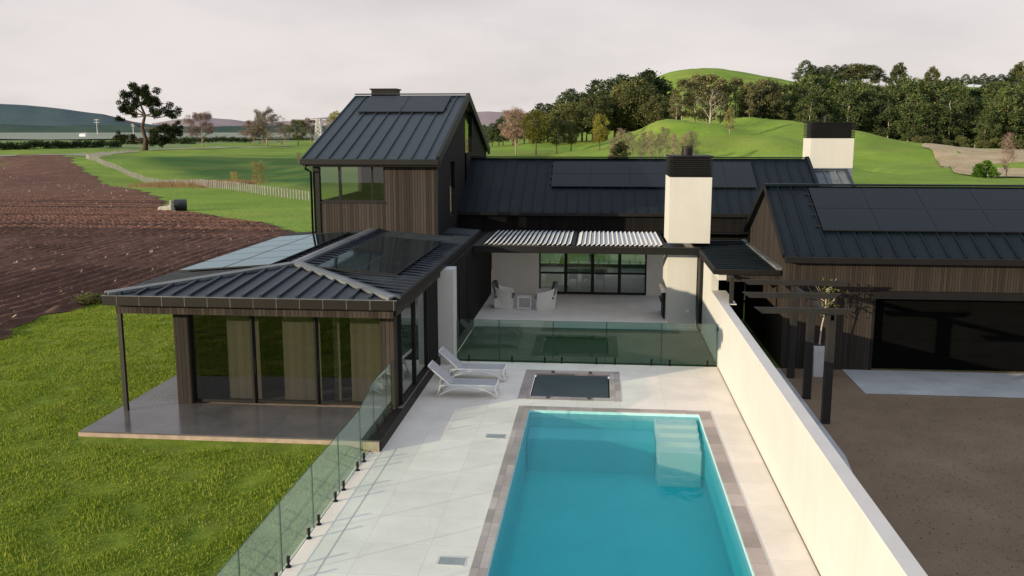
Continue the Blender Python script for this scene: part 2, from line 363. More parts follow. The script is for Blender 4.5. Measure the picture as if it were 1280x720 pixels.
def copy_tree(o, parent=None):
    c = o.copy(); col.objects.link(c); c.parent = parent
    for ch in list(o.children): copy_tree(ch, c)
    return c
def struct(o): o['kind'] = 'structure'; return o
def raw_mesh(name, verts, faces, mat, parent=None, smooth=False):
    me = bpy.data.meshes.new(name); verts = np.asarray(verts, dtype=np.float32); faces = np.asarray(faces, dtype=np.int32)
    k = faces.shape[1]
    me.vertices.add(len(verts)); me.vertices.foreach_set('co', verts.ravel())
    me.loops.add(faces.size); me.loops.foreach_set('vertex_index', faces.ravel())
    me.polygons.add(len(faces)); me.polygons.foreach_set('loop_start', np.arange(0, faces.size, k, dtype=np.int32))
    me.polygons.foreach_set('loop_total', np.full(len(faces), k, dtype=np.int32))
    me.update(calc_edges=True)
    if smooth: me.polygons.foreach_set('use_smooth', np.ones(len(faces), dtype=bool))
    me.materials.append(M[mat] if isinstance(mat, str) else mat)
    o = bpy.data.objects.new(name, me); col.objects.link(o)
    if parent: o.parent = parent
    return o

# ------------------------------------------------------------ terrain
def gs(x, y, cx, cy, sx, sy): return np.exp(-((x-cx)/sx)**2-((y-cy)/sy)**2)
def terr(x, y):
    x = np.asarray(x, float); y = np.asarray(y, float)
    kn = np.clip(gs(x,y,30,270,48,60),0,1)
    z = 6.6*gs(x,y,18,272,17,32) + 7.6*gs(x,y,44,284,26,42) + 2.6*gs(x,y,72,262,22,26) + 3.5*gs(x,y,-6,335,35,50)
    z = z + kn*(.85*np.sin(x*.17+y*.06+1.2*np.sin(y*.05)) + .5*np.sin(x*.33-y*.11+.6) + .35*np.sin(y*.24+x*.05))
    z = z + 36.5*gs(x,y,58,640,75,120) + 30*gs(x,y,300,600,190,120) + 10*gs(x,y,170,560,80,90) + 6*gs(x,y,0,560,90,100)
    z = z + 1.7/(1+np.exp(-(y-228+.12*(x-60))/2.6))*np.clip((x-30)/14,0,1)*(y>120)
    z = z - 2.4*np.exp(-((x-52-(y-190)*.16)/4.5)**2)*np.exp(-((y-185)/34)**2)*(y>100)
    z = z + 2.2*gs(x,y,84,178,22,8) + 1.6*gs(x,y,38,150,14,34)
    z = z - 1.5*gs(x,y,-70,150,22,30) + 1.2*gs(x,y,-95,205,26,22) + .9*gs(x,y,-52,190,20,40)
    und = (np.sin(x*.045+1.3)*np.cos(y*.032+.4)*.35 + np.sin(x*.11+y*.05)*.12 + .22*np.sin(x*.19-y*.13+np.sin(y*.07)*2)*np.sin(y*.21+1.7+x*.04) + .10*np.sin(x*.37+y*.31+np.sin(x*.1)*2))*np.clip((y-85)/120,0,1)*(1-np.clip((np.hypot(x,y)-1200)/600,0,1))
    mask = np.clip((y-60)/60,0,1)
    z = (z+und)*mask
    z = z + .17*np.clip((y-17)/3.2,0,1)*(1-np.clip((y-28)/8,0,1))*np.clip((-5-x)/.8,0,1)   # lawn climbs to the terrace
    return z
def axis(lo, hi, segs):
    a = [lo]
    for end, step in segs:
        n = max(1, int(round((end-a[-1])/step))); a += list(np.linspace(a[-1], end, n+1)[1:])
    return np.array(a)
xs = axis(-9000, 9000, [(-2500,650),(-700,90),(-250,18),(-30,4),(-20,1),(-5.32,.48),(3.96,9.28),(16,2),(40,3),(140,2.6),(330,6),(800,20),(2500,100),(9000,650)])
ys = axis(-60, 12000, [(2,8),(10,1.5),(38.0,.5),(60,2),(330,2.6),(760,12),(1500,50),(3000,150),(12000,900)])
X, Y = np.meshgrid(xs, ys); Z = terr(X, Y) - .02
ny, nx = X.shape
idx = np.arange(nx*ny).reshape(ny, nx)
cx_ = (xs[:-1]+xs[1:])/2; cy_ = (ys[:-1]+ys[1:])/2
CX, CY = np.meshgrid(cx_, cy_)
keep = ~((CX > -5.32) & (CX < 3.96) & (CY > 2) & (CY < 38))
F_ = np.stack([idx[:-1,:-1],idx[:-1,1:],idx[1:,1:],idx[1:,:-1]], -1)
lawnmask = (CX > -24.5) & (CX < -5.3) & (CY < 62)
V_ = np.stack([X,Y,Z],-1).reshape(-1,3)
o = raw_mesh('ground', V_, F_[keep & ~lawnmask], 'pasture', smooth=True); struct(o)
lv = np.stack([X,Y,Z],-1).reshape(-1,3)
used = np.unique(F_[keep & lawnmask]); remap = -np.ones(len(lv), int); remap[used] = np.arange(len(used))
o = raw_mesh('lawn', lv[used], remap[F_[keep & lawnmask]], 'lawn', smooth=True); struct(o)

# ploughed field -------------------------------------------------------------
FB = [(-60,-20.6),(10,-20.8),(30,-21.2),(34.5,-22),(38.5,-22.0),(46,-21.2),(55,-21.6),(65,-22.4),(69,-24.6),(74,-30),(83,-40),(97,-48),(132,-72),(164,-95),(194,-116),(235,-140),(262,-160)]
fy = np.array([a for a,_ in FB]); fx = np.array([b for _,b in FB])
yy = axis(0, 262, [(24,1.2),(60,.22),(110,.6),(262,2.4)])
dd = np.concatenate([np.arange(0,34,.155), np.arange(34,70,.5), np.linspace(70,420,90)])
DD, YY = np.meshgrid(dd, yy)
edge = np.interp(YY, fy, fx) + (.18*np.sin(YY*.9)+.12*np.sin(YY*2.3+1))*(1+YY/60)
XX = edge - DD
near = np.clip(1-(YY-70)/40,0,1)*np.clip(1-(DD-33)/3,0,1)
wob = .25*np.sin(YY*.13)+.1*np.sin(YY*.41)
def vn(x, y, s, seed):
    out = np.empty(x.shape); xf = x.ravel(); yf = y.ravel(); o_ = out.ravel()
    for i in range(len(xf)): o_[i] = noise.noise(Vector((xf[i]*s, yf[i]*s, seed)))
    return out
clod = vn(XX, YY, 1.9, 3.1)*.035 + vn(XX, YY, 5.0, 9.1)*.028
ZZ = terr(XX, YY) + .015 + np.clip(DD/.6,0,1)*((.10*np.sin((XX+wob)*2*math.pi/.78)+.08+clod)*near + .03)
fi = np.arange(DD.size).reshape(DD.shape)
Ff = np.stack([fi[:-1,:-1],fi[1:,:-1],fi[1:,1:],fi[:-1,1:]], -1).reshape(-1,4)
struct(raw_mesh('ploughed_field', np.stack([XX,YY,ZZ],-1).reshape(-1,3), Ff, 'soilfield', smooth=True))
# straw bits left on the soil
n = 2600
sy_ = 26 + 150*rng.random(n)**1.7; sx_ = np.interp(sy_, fy, fx) - .5 - (18+sy_*.7)*rng.random(n)
a_ = rng.random(n)*6.28; ln = (.025+.05*rng.random(n))*(1+sy_/130); w_ = .018*(1+sy_/90)
c_ = np.stack([sx_, sy_, terr(sx_, sy_)+.13+.05*rng.random(n)],-1)
d1 = np.stack([np.cos(a_)*ln, np.sin(a_)*ln, (rng.random(n))*ln*1.1],-1); d2 = np.stack([-np.sin(a_)*w_, np.cos(a_)*w_, .5*w_],-1)
vv = np.stack([c_-d1-d2, c_+d1-d2, c_+d1+d2, c_-d1+d2],1).reshape(-1,3)
tag(raw_mesh('straw_litter', vv, np.arange(4*n).reshape(-1,4), 'straw'), 'pale straw and stubble bits strewn over the ploughed soil', 'straw', kind='stuff')

# lawn blades --------------------------------------------------------------
n = 230000
gy = 9 + 31*rng.random(n)**1.15; gx = -5.45 - (rng.random(n)**1.05)*np.clip(4+gy*.62,0,17)
pn = np.array([noise.noise(Vector((a*1.3,b*1.3,0))) for a, b in zip(gx, gy)])
ok = ~((gx > -12.35) & (gy > 19.6)); ok &= (gx > np.interp(gy, fy, fx)-.2); ok &= (pn + .5*rng.random(n) > -.12)
gx, gy, pn = gx[ok], gy[ok], pn[ok]; n = len(gx)
a_ = rng.random(n)*6.28; h_ = (.035+.05*rng.random(n))*(1+.9*np.clip(pn,-.5,.6)); w_ = .011+.008*rng.random(n)
gz = terr(gx, gy)-.025; le = .06*(rng.random((n,2))-.5)
b0 = np.stack([gx-np.cos(a_)*w_, gy-np.sin(a_)*w_, gz],-1); b1 = np.stack([gx+np.cos(a_)*w_, gy+np.sin(a_)*w_, gz],-1)
tp = np.stack([gx+le[:,0], gy+le[:,1], gz+h_],-1)
tag(raw_mesh('lawn_grass', np.stack([b0,b1,tp],1).reshape(-1,3), np.arange(3*n).reshape(-1,3), 'blade'), 'short tufted green grass blades of the lawn left of the pool', 'grass', kind='stuff')

def sheet(name, pts, mat, z=.0, follow=True, sub=12):
    # flat polygon strip given as two polylines left/right [(x,y)...]
    A, B = pts; vs = []; fs = []
    for i in range(len(A)):
        for k in range(sub+1):
            t = k/sub; x = A[i][0]*(1-t)+B[i][0]*t; y = A[i][1]*(1-t)+B[i][1]*t
            vs.append((x, y, float(terr(x,y))*follow+z))
    m_ = sub+1
    for i in range(len(A)-1):
        for k in range(sub): fs.append((i*m_+k, i*m_+k+1, (i+1)*m_+k+1, (i+1)*m_+k))
    mb = MB(); mb.add(vs, fs); return struct(mb.build(name, mat, smooth=True))
def interp_line(P, n):
    P = [Vector((p[0],p[1],0)) for p in P]; ls = [0]
    for a, b in zip(P, P[1:]): ls.append(ls[-1]+(b-a).length)
    out = []
    for i in range(n):
        s_ = ls[-1]*i/(n-1); k = max(j for j in range(len(P)) if ls[j] <= s_+1e-6); k = min(k, len(P)-2)
        t = (s_-ls[k])/max(1e-9, ls[k+1]-ls[k]); p = P[k].lerp(P[k+1], t); out.append((p.x, p.y))
    return out
# farm track beyond the field and pale crop land
ta = interp_line([(-420,232),(-168,246),(-150,262),(-157,300),(-170,345),(-100,420)], 60)
tb = interp_line([(-420,246),(-176,258),(-163,272),(-167,305),(-182,357),(-112,440)], 60)
sheet('farm_track', (ta, tb), 'track', .06)
sheet('orchard_ground', (interp_line([(-700,330),(-180,370)],30), interp_line([(-900,560),(-200,640)],30)), 'orchard', .08)
sheet('crop_land', (interp_line([(-1300,560),(100,690)],40), interp_line([(-2600,2100),(-100,2300)],40)), 'cropfar', .9)
# hills
def ridge(name, mat, D, prof, depth, seed, rough=.06, n=160):
    # prof: list of (px, py) of the skyline as bearings; built as a real ridge at distance D
    px = np.linspace(prof[0][0], prof[-1][0], n); py = np.interp(px, [p[0] for p in prof], [p[1] for p in prof])
    vs = []; rows = 9
    for j in range(rows):
        t = j/(rows-1)
        for i in range(n):
            d = ray(px[i], 162); k = (D+depth*(t-.0))/d.y; zt = CAM_H+(162.4-py[i])/1150*D
            pr = math.sin(min(t*1.25,1)*math.pi/2)
            zz = zt*pr + zt*rough*noise.noise(Vector((px[i]*.03+seed, t*3, seed)))*(pr if j else 0)
            if j == rows-1: zz = zt*.7
            vs.append((d.x*k, d.y*k, zz if j else -3))
    fs = [(j*n+i, j*n+i+1, (j+1)*n+i+1, (j+1)*n+i) for j in range(rows-1) for i in range(n-1)]
    mb = MB(); mb.add(vs, fs); return struct(mb.build(name, mat, smooth=True))
ridge('blue_hill', 'hill_blue', 3200, [(-260,112),(-60,117),(0,121),(60,127),(130,138),(165,149),(200,156),(280,161)], 900, 2)
ridge('pink_hill', 'hill_pink', 5200, [(190,152),(225,146),(255,143),(290,146),(325,153),(360,149),(410,143),(450,141),(520,150),(560,140),(610,134),(650,137),(720,150),(800,160)], 1500, 5)
ridge('far_tree_line', 'farwood', 2300, [(-260,154),(-100,156),(0,155.5),(60,157),(130,156),(210,157.5),(300,158),(420,157),(520,158),(640,158)], 60, 8, .25, 400)

# ------------------------------------------------------------ pool court
PX0, PX1, PY0, PY1 = -1.8, 2.7, 13.2, 23.72   # water
CX0, CX1, CY1 = -2.1, 3.0, 24.04
CY0 = 12.9
SX0, SX1, SY0, SY1 = -1.9, .38, 24.98, 27.5   # spa opening
DX0, DX1 = -5.3, 3.8
mb = MB()
def fillgrid(mb, xsn, ysn, z, holes, th=.0):
    for x0, x1 in zip(xsn, xsn[1:]):
        for y0, y1 in zip(ysn, ysn[1:]):
            cx, cy = (x0+x1)/2, (y0+y1)/2
            if any(h[0]<cx<h[1] and h[2]<cy<h[3] for h in holes): continue
            mb.quad((x0,y0,z),(x1,y0,z),(x1,y1,z),(x0,y1,z))
fillgrid(mb, [DX0,-5.05,-2.2,CX0,.69,CX1,DX1], [2,CY0,20.4,CY1,24.68,27.86,28.78], 0, [(CX0,CX1,CY0,CY1),(-2.2,.69,24.68,27.86),(DX0,-5.05,20.4,28.78)])
mb.quad((DX0,2,0),(DX0,20.4,0),(DX0,20.4,-.3),(DX0,2,-.3))
struct(mb.build('pool_deck', 'deck', fix=False))
sp = empty('swimming_pool', (.45,18.5,0), 'long rectangular in-ground pool with pinkish stone coping and pale corner steps', 'swimming pool')
mb = MB(); g = .012
mb.box(CX0, PX0, CY0, CY1, -.06, g); mb.box(PX1, CX1, CY0, CY1, -.06, g); mb.box(PX0+.001, PX1-.001, PY1, CY1, -.06, g-.001); mb.box(PX0+.001, PX1-.001, CY0, PY0, -.06, g-.001)
mb.build('coping', 'coping', sp, bevel=.006)
mb = MB()
for a in ((PX0-.02,PX0,PY0,PY1),(PX1,PX1+.02,PY0,PY1),(PX0,PX1,PY1,PY1+.02),(PX0,PX1,PY0-.02,PY0)): mb.box(a[0],a[1],a[2],a[3],-1.75,-.07)
mb.box(PX0,PX1,PY0,PY1,-1.45,-1.35)
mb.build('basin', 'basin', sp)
mb = MB(); e = .012
mb.box(PX0+.001,PX0+e,PY0,PY1,-.22,-.005); mb.box(PX1-e,PX1-.001,PY0,PY1,-.22,-.005); mb.box(PX0+e,PX1-e,PY1-e,PY1-.001,-.22,-.005)
mb.build('waterline_band', 'waterline', sp)
mb = MB(); mb.box(PX0+.02,1.52,PY1-.95,PY1-.02,-1.69,-.46); mb.build('bench_shelf', 'basin', sp, bevel=.03)
for i, (zz, yb) in enumerate(((-.13,.55),(-.22,.92),(-.32,1.28),(-.44,1.62))):
    mb = MB(); mb.box(1.53+.003*i,2.62-.003*i,PY1-yb-.03*i,PY1-.03-.002*i,-1.69,zz); mb.build('step', 'steps', sp, bevel=.03)
mb = MB()
vs = [];
mb.quad((PX0,PY0,-.075),(PX1,PY0,-.075),(PX1,PY1,-.075),(PX0,PY1,-.075)); struct(mb.build('pool_water', 'water', fix=False))
for (x, y, lab) in ((-2.12-.28,21.45,'small grey skimmer lid beside the far half of the pool'),(-2.12-.30,14.8,'small grey skimmer lid beside the near half of the pool')):
    t_ = empty('skimmer_lid', (x,y,.0), lab, 'skimmer lid')
    mb = MB(); mb.box(x-.26,x+.18,y-.14,y+.14,.002,.012); mb.build('lid', 'grate', t_)
    mb = MB(); mb.box(x-.30,x-.26,y-.17,y+.17,.002,.016); mb.box(x-.26,x+.18,y-.17,y-.14,.002,.016); mb.box(x-.26,x+.18,y+.14,y+.17,.002,.016); mb.build('rim', 'cap', t_)
t_ = empty('slot_drain', (-4.68,12,0), 'thin dark slot drain running along the left side of the pool deck', 'drain')
mb = MB(); mb.box(-4.688,-4.672,2,20.4,.001,.005); mb.build('slot', m_plain('slot_dark',(.42,.39,.36)), t_)
# spa
sp = empty('spa_pool', (-.76,26.2,0), 'square spa pool with dark blue-grey cover and stone surround', 'spa pool')
mb = MB(); mb.box(-2.2,SX0,24.68,27.86,-.06,g); mb.box(SX1,.69,24.68,27.86,-.06,g); mb.box(SX0,SX1,SY1,27.86,-.06,g-.001); mb.box(SX0,SX1,24.68,SY0,-.06,g-.001)
mb.build('surround', 'coping', sp, bevel=.006)
mb = MB(); mb.box(SX0,SX1,SY0,SY1,-.5,-.12); mb.build('shell', 'black', sp)
mb = MB()
nxg, nyg = 14, 14
vs = [(SX0+.05+(SX1-SX0-.1)*i/nxg, SY0+.05+(SY1-SY0-.1)*j/nyg, -.035-.018*math.sin(math.pi*i/nxg)*math.sin(math.pi*j/nyg)+.006*noise.noise(Vector((i*.7,j*.7,3)))) for j in range(nyg+1) for i in range(nxg+1)]
mb.add(vs, [(j*(nxg+1)+i,j*(nxg+1)+i+1,(j+1)*(nxg+1)+i+1,(j+1)*(nxg+1)+i) for j in range(nyg) for i in range(nxg)])
mb.build('cover', 'cover', sp, smooth=True)
for x, y in ((-1.35,SY1+.12),(-.2,SY1+.12),(-1.35,SY0-.1),(-.2,SY0-.1)):
    mb = MB(); mb.box(x-.05,x+.05,y-.09,y+.09,g,g+.02); mb.build('strap', 'cush', sp)

# court behind the back fence, patio
mb = MB(); fillgrid(mb, [-4.7,3.8], [28.78,34.2], -.004, []); struct(mb.build('court_turf', 'turf', fix=False))
mb = MB(); mb.box(-4.85,2.62,34.2,40.0,-.2,.26); mb.box(-4.85,-4.8,34.2,40,-.2,.26); struct(mb.build('patio_floor', 'patio', bevel=.01))
mb = MB(); mb.box(2.4,4.0,34.16,34.4,-.2,.10); struct(mb.build('patio_step', 'cap'))

# ------------------------------------------------------------ glass fences
def glass_fence(name, label, joints, fixed, along, z0, h, spig, gap=.03, steps=None):
    root = empty(name, (fixed,joints[0],0) if along == 'y' else (joints[0],fixed,0), label, 'glass fence')
    for i, (a, b) in enumerate(zip(joints, joints[1:])):
        zb, zt = (z0+.06, z0+h) if not steps else steps[i]
        if isinstance(zt, (int, float)): zt = (zt, zt)
        th = .006
        if along == 'y': c = [(fixed,a+gap/2),(fixed,b-gap/2)]
        else: c = [(a+gap/2,fixed),(b-gap/2,fixed)]
        (xa,ya),(xb,yb) = c
        mb = MB(); dx, dy = (th,0) if along == 'y' else (0,th)
        for s_ in (-1, 1): mb.quad((xa+s_*dx,ya+s_*dy,zb),(xb+s_*dx,yb+s_*dy,zb),(xb+s_*dx,yb+s_*dy,zt[1]),(xa+s_*dx,ya+s_*dy,zt[0]))
        p = mb.build('glass_panel', 'fglass', root, fix=False)
        # outward normals
        p.data.polygons[1].flip() if along == 'y' else p.data.polygons[0].flip()
        p.data.update()
        mb = MB(); r_ = .007
        mb.bar((xa,ya,zt[0]),(xb,yb,zt[1]),2*r_,.006); mb.bar((xa,ya,zb),(xb,yb,zb),2*r_,.006); mb.bar((xa,ya,zb),(xa,ya,zt[0]),2*r_,.010); mb.bar((xb,yb,zb),(xb,yb,zt[1]),2*r_,.010)
        mb.build('polished_edge', 'fedge', p)
    for q in spig:
        q, zq = (q, z0) if not isinstance(q, tuple) else q
        x, y = (fixed, q) if along == 'y' else (q, fixed)
        mb = MB(); mb.tube([(x,y,zq),(x,y,zq+.018)], .055, 14); mb.tube([(x,y,zq+.018),(x,y,zq+.13)], .026, 10)
        mb.box(x-.028,x+.028,y-.026,y+.026,zq+.08,zq+.20); mb.build('spigot', 'black', root, bevel=.004)
    return root
js = [5.18, 6.95, 8.72, 10.49, 12.26, 14.03, 15.76, 17.48, 19.2]
sg = [s_ for a, b in zip(js, js[1:]) for s_ in (a+.30, b-.30)]
st = [(.06,1.30)]*8
js2 = js + [20.45, 21.75, 22.72]
st += [(.06,(1.30,1.58)), (.36,1.58), (.36,1.58)]
sg += [19.45,20.15,(20.75,.28),(21.75-.25,.28),(22.3,.28)]
glass_fence('glass_fence', 'frameless glass pool fence between the lawn and the pale deck', js2, -5.22, 'y', 0, 1.3, sg, .03, st)
fx_ = [-4.54,-3.16,-1.42,.28,2.02,3.76]
glass_fence('glass_fence', 'frameless glass pool fence across the court behind the spa', fx_, 28.8, 'x', 0, 1.38, [-4.15,-2.74,-1.68,-1.13,-.02,.57,1.72,2.3,3.48], .02)

# ------------------------------------------------------------ boundary wall
bw = empty('boundary_wall', (3.92,18,0), 'long white plastered wall with flat top on the right of the pool', 'wall')
mb = MB(); mb.box(3.80,4.05,1.0,28.7,-.2,2.02); mb.build('rendered_face', 'white', bw)
mb = MB(); mb.box(3.795,4.055,1.0,28.7,2.021,2.05); mb.build('coping_cap', 'cap', bw, bevel=.006)
mb = MB(); mb.box(3.801,4.04,28.701,31.2,-.2,2.02); mb.build('rendered_face', 'white', bw)
mb = MB(); mb.box(3.796,4.30,28.702,31.2,2.021,2.05); mb.build('coping_cap', 'cap', bw, bevel=.006)
mb = MB(); mb.box(3.80,4.04,31.201,36.4,-.2,2.97); mb.build('tall_section', 'white', bw)
mb = MB(); mb.box(3.785,3.80,12,28.7,0.002,.02); mb.build('base_joint', m_plain('joint_dark',(.10,.085,.07)), bw)
mb = MB(); mb.box(3.77,3.80,28.94,29.06,1.12,1.22); mb.build('gate_latch', 'black', bw)
mb = MB(); mb.box(3.68,3.80,33.6,34.4,.1,2.8); mb.build('dark_reveal', 'black', bw)

# ------------------------------------------------------------ left wing
T = .27
WX0, WX1, WY0 = -12.25, -4.92, 21.6      # roof outline
AZ = 3.33; RX = -8.6; APY = 25.35; RZ = 3.61; RY1 = 35.6
wing = empty('house_wing', (-8.6,28,0), 'low dark-clad pavilion with hipped metal roof, solar panels and sliding glass doors', 'house')
mb = MB(); mb.box(-12.38,-5.02,20.10,34.4,-.3,T-.03); mb.build('platform', 'terrace_edge', wing)
mb = MB(); mb.box(-12.36,-5.0,20.12,22.62,T-.028,T); mb.build('terrace_floor', 'terrace', wing, bevel=.006)
mb = MB(); mb.box(-12.36,-11.0,22.622,34.4,T-.028,T+.001); mb.build('timber_deck', 'timber_deck', wing)
mb = MB(); mb.box(-5.30,-5.001,20.12,22.6,T+.0,T+.02); mb.box(-5.0,-4.985,20.12,28.7,0.0,T+.02); mb.build('kerb', 'gutter', wing)
# roof slopes
def seams_quad(mb, a, b, c, d, sp, w=.045, h=.045, inset=.02):
    """a->b eave, d->c ridge; ribs run from the eave to the ridge"""
    a, b, c, d = map(Vector, (a, b, c, d)); n = max(1, int(round((b-a).length/sp)))
    nrm = (b-a).cross(d-a).normalized(); nrm = nrm if nrm.z > 0 else -nrm
    for i in range(n+1):
        t = min(max(i/n, .006), .994); p = a.lerp(b, t)+nrm*h/2; q = d.lerp(c, t)+nrm*h/2; q = p.lerp(q, .975)
        mb.bar(p, q, w, h, nrm)
A = Vector((WX0,WY0,AZ)); B = Vector((WX1,WY0,AZ)); P = Vector((RX,APY,RZ)); Q = Vector((RX,RY1,RZ)); Cc = Vector((WX1,37.6,AZ)); Dd = Vector((WX0,35.6,AZ))
mb = MB(); mb.slab([A,B,P],.03); mb.slab([B,Cc,Vector((RX,37.6,RZ)),P],.03); mb.slab([Dd,A,P,Q],.03)
def clip_top(x):    # front hip: y where the hip line stands over x
    t = (x-WX0)/(RX-WX0) if x < RX else (WX1-x)/(WX1-RX); return t
k = 0; x = WX0+.33
while x < WX1-.2:
    t = max(0, clip_top(x)-.045); y = WY0+t*(APY-WY0); z = AZ+t*(RZ-AZ)
    if t > .03: mb.bar((x,WY0+.01,AZ+.032),(x,y,z+.032),.065,.07)
    x += .455
y = WY0+.5
while y < 35.4:
    t = min(1, (y-WY0)/(APY-WY0))
    for ex, s_ in ((WX0,1),(WX1,-1)):
        xx = ex+(RX-ex)*max(0,t-.055); zz = AZ+(RZ-AZ)*max(0,t-.055)
        mb.bar((ex+s_*.01,y,AZ+.02),(xx,y,zz+.02),.04,.04)
    y += .455
mb.build('roof', 'roof', wing)
mb = MB()
for a_, b_ in ((A,P),(B,P),(P,Vector((RX,34.5,RZ)))):
    d_ = (b_-a_).normalized(); sd = d_.cross(Vector((0,0,1))).normalized()
    for s_ in (-1, 1):
        o_ = sd*s_*.17; up = Vector((0,0,.098)); lo = Vector((0,0,.075))
        mb.add([a_+up, b_+up, b_+o_+lo, a_+o_+lo, a_+up-Vector((0,0,.02)), b_+up-Vector((0,0,.02)), b_+o_+lo-Vector((0,0,.075)), a_+o_+lo-Vector((0,0,.075))], [(0,1,2,3),(4,7,6,5),(3,2,6,7),(0,3,7,4),(1,5,6,2)])
mb.build('ridge_flashing', 'flash', wing)
# gutter
mb = MB()
mb.box(WX0-.08,WX1+.06,WY0-.10,WY0+.02,AZ-.25,AZ-.01); mb.box(WX1-.02,WX1+.06,WY0+.021,37.6,AZ-.25,AZ-.012); mb.box(WX0-.08,WX0+.02,WY0+.021,35.6,AZ-.25,AZ-.012)
mb.build('gutter', 'gutter', wing, bevel=.01)
mb = MB(); mb.box(WX0-.09,WX1+.07,WY0-.108,WY0-.06,AZ-.009,AZ+.006); mb.build('gutter_lip', 'flash', wing)
mb = MB()
for i in range(13): x = WX0+.3+i*.585; mb.box(x,x+.012,WY0-.106,WY0-.09,AZ-.25,AZ-.01)
mb.build('gutter_bracket', 'flash', wing)
mb = MB(); mb.box(WX0+.12,WX1-.09,21.78,21.90,2.83,3.079); mb.build('front_beam', 'clad', wing)
mb = MB(); mb.box(WX0+.05,WX1-.03,21.55,36.4,3.08,3.10); mb.build('soffit', 'gutter', wing)
for q in ((-12.14,-12.0,21.901,35.5,2.83,3.079),(-5.05,-4.955,21.901,28.24,2.85,3.079)): mb = MB(); mb.box(*q); mb.build('side_beam', 'clad', wing)
mb = MB(); mb.box(-12.12,-12.02,21.78,21.88,T,2.829); mb.build('corner_post', 'post', wing)
# walls
for a,b in ((-11.0,-10.62),(-5.52,-5.16)): mb = MB(); mb.box(a,b,22.5,22.9,T,3.079); mb.build('front_pier', 'clad', wing)
mb = MB(); mb.box(-11.0,-10.8,22.9,34.4,T,3.079); mb.build('wall', 'clad', wing)
mb = MB(); mb.box(-10.6,-5.2,22.7,22.85,2.78,3.079); mb.build('door_head', 'black', wing)
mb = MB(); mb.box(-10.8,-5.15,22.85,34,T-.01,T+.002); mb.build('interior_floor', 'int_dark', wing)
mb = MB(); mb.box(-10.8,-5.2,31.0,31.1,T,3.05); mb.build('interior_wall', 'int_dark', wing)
# sliding doors: three panels
dx = [-10.62, -8.96, -7.28, -5.52]
for i in range(3):
    a, b = dx[i], dx[i+1]; yy_ = 22.66+.05*i
    mb = MB(); f_ = .055
    mb.box(a,a+f_,yy_,yy_+.045,T+.02,2.78); mb.box(b-f_,b,yy_,yy_+.045,T+.02,2.78); mb.box(a+f_,b-f_,yy_,yy_+.045,T+.02,T+.10); mb.box(a+f_,b-f_,yy_,yy_+.045,2.70,2.78)
    dr = mb.build('sliding_door', 'black', wing)
    mb = MB(); mb.quad((a+f_,yy_+.02,T+.1),(b-f_,yy_+.02,T+.1),(b-f_,yy_+.02,2.7),(a+f_,yy_+.02,2.7)); mb.build('pane', 'wglass', dr, fix=False)
    mb = MB(); mb.box(a+.02,a+.04,yy_-.03,yy_-.001,1.1,1.5); mb.build('handle', 'black', dr)
def curtain(x0, x1, y, parent, z0=T+.03, z1=2.76, sway=0):
    n_ = int((x1-x0)/.02)+2; vs = []
    for j, z in enumerate((z0,(z0+z1)/2,z1)):
        for i in range(n_+1):
            x = x0+(x1-x0)*i/n_; vs.append((x+sway*(1-j/2)*(i/n_-.5)*2, y+.008*math.sin(x*9)+.003*math.sin(x*27+1), z))
    m_ = n_+1; mb = MB(); mb.add(vs, [(j*m_+i,j*m_+i+1,(j+1)*m_+i+1,(j+1)*m_+i) for j in (0,1) for i in range(n_)])
    return mb.build('curtain', 'curtain', parent, smooth=True)
for a, b in ((-9.80,-8.92),(-8.28,-7.26),(-6.45,-5.45),(-6.92,-6.74)): curtain(a, b, 23.05, wing)
# side windows (glass corner towards the pool)
wnd = MB().box(-5.20,-5.06,22.9,22.96,T+.03,2.84).box(-5.20,-5.06,24.72,24.78,T+.03,2.84).box(-5.20,-5.06,26.55,26.7,T+.03,2.84).box(-5.20,-5.06,22.961,26.55,T+.02,T+.09).box(-5.20,-5.06,22.961,26.55,2.78,2.84).build('window_frame', 'black', wing)
mb = MB(); mb.quad((-5.12,22.96,T+.09),(-5.12,26.55,T+.09),(-5.12,26.55,2.78),(-5.12,22.96,2.78)); mb.build('pane', 'wdark', wnd, fix=False)
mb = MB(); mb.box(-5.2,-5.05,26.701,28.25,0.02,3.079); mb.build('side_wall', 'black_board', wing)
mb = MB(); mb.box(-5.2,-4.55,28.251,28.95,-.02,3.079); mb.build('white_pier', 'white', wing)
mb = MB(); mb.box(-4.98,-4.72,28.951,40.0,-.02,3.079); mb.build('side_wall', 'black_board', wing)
mb = MB(); mb.box(-4.72,-4.70,30.6,30.75,.6,2.6); mb.box(-4.72,-4.70,32.6,32.7,.3,2.9); mb.build('downpipe', 'gutter', wing)
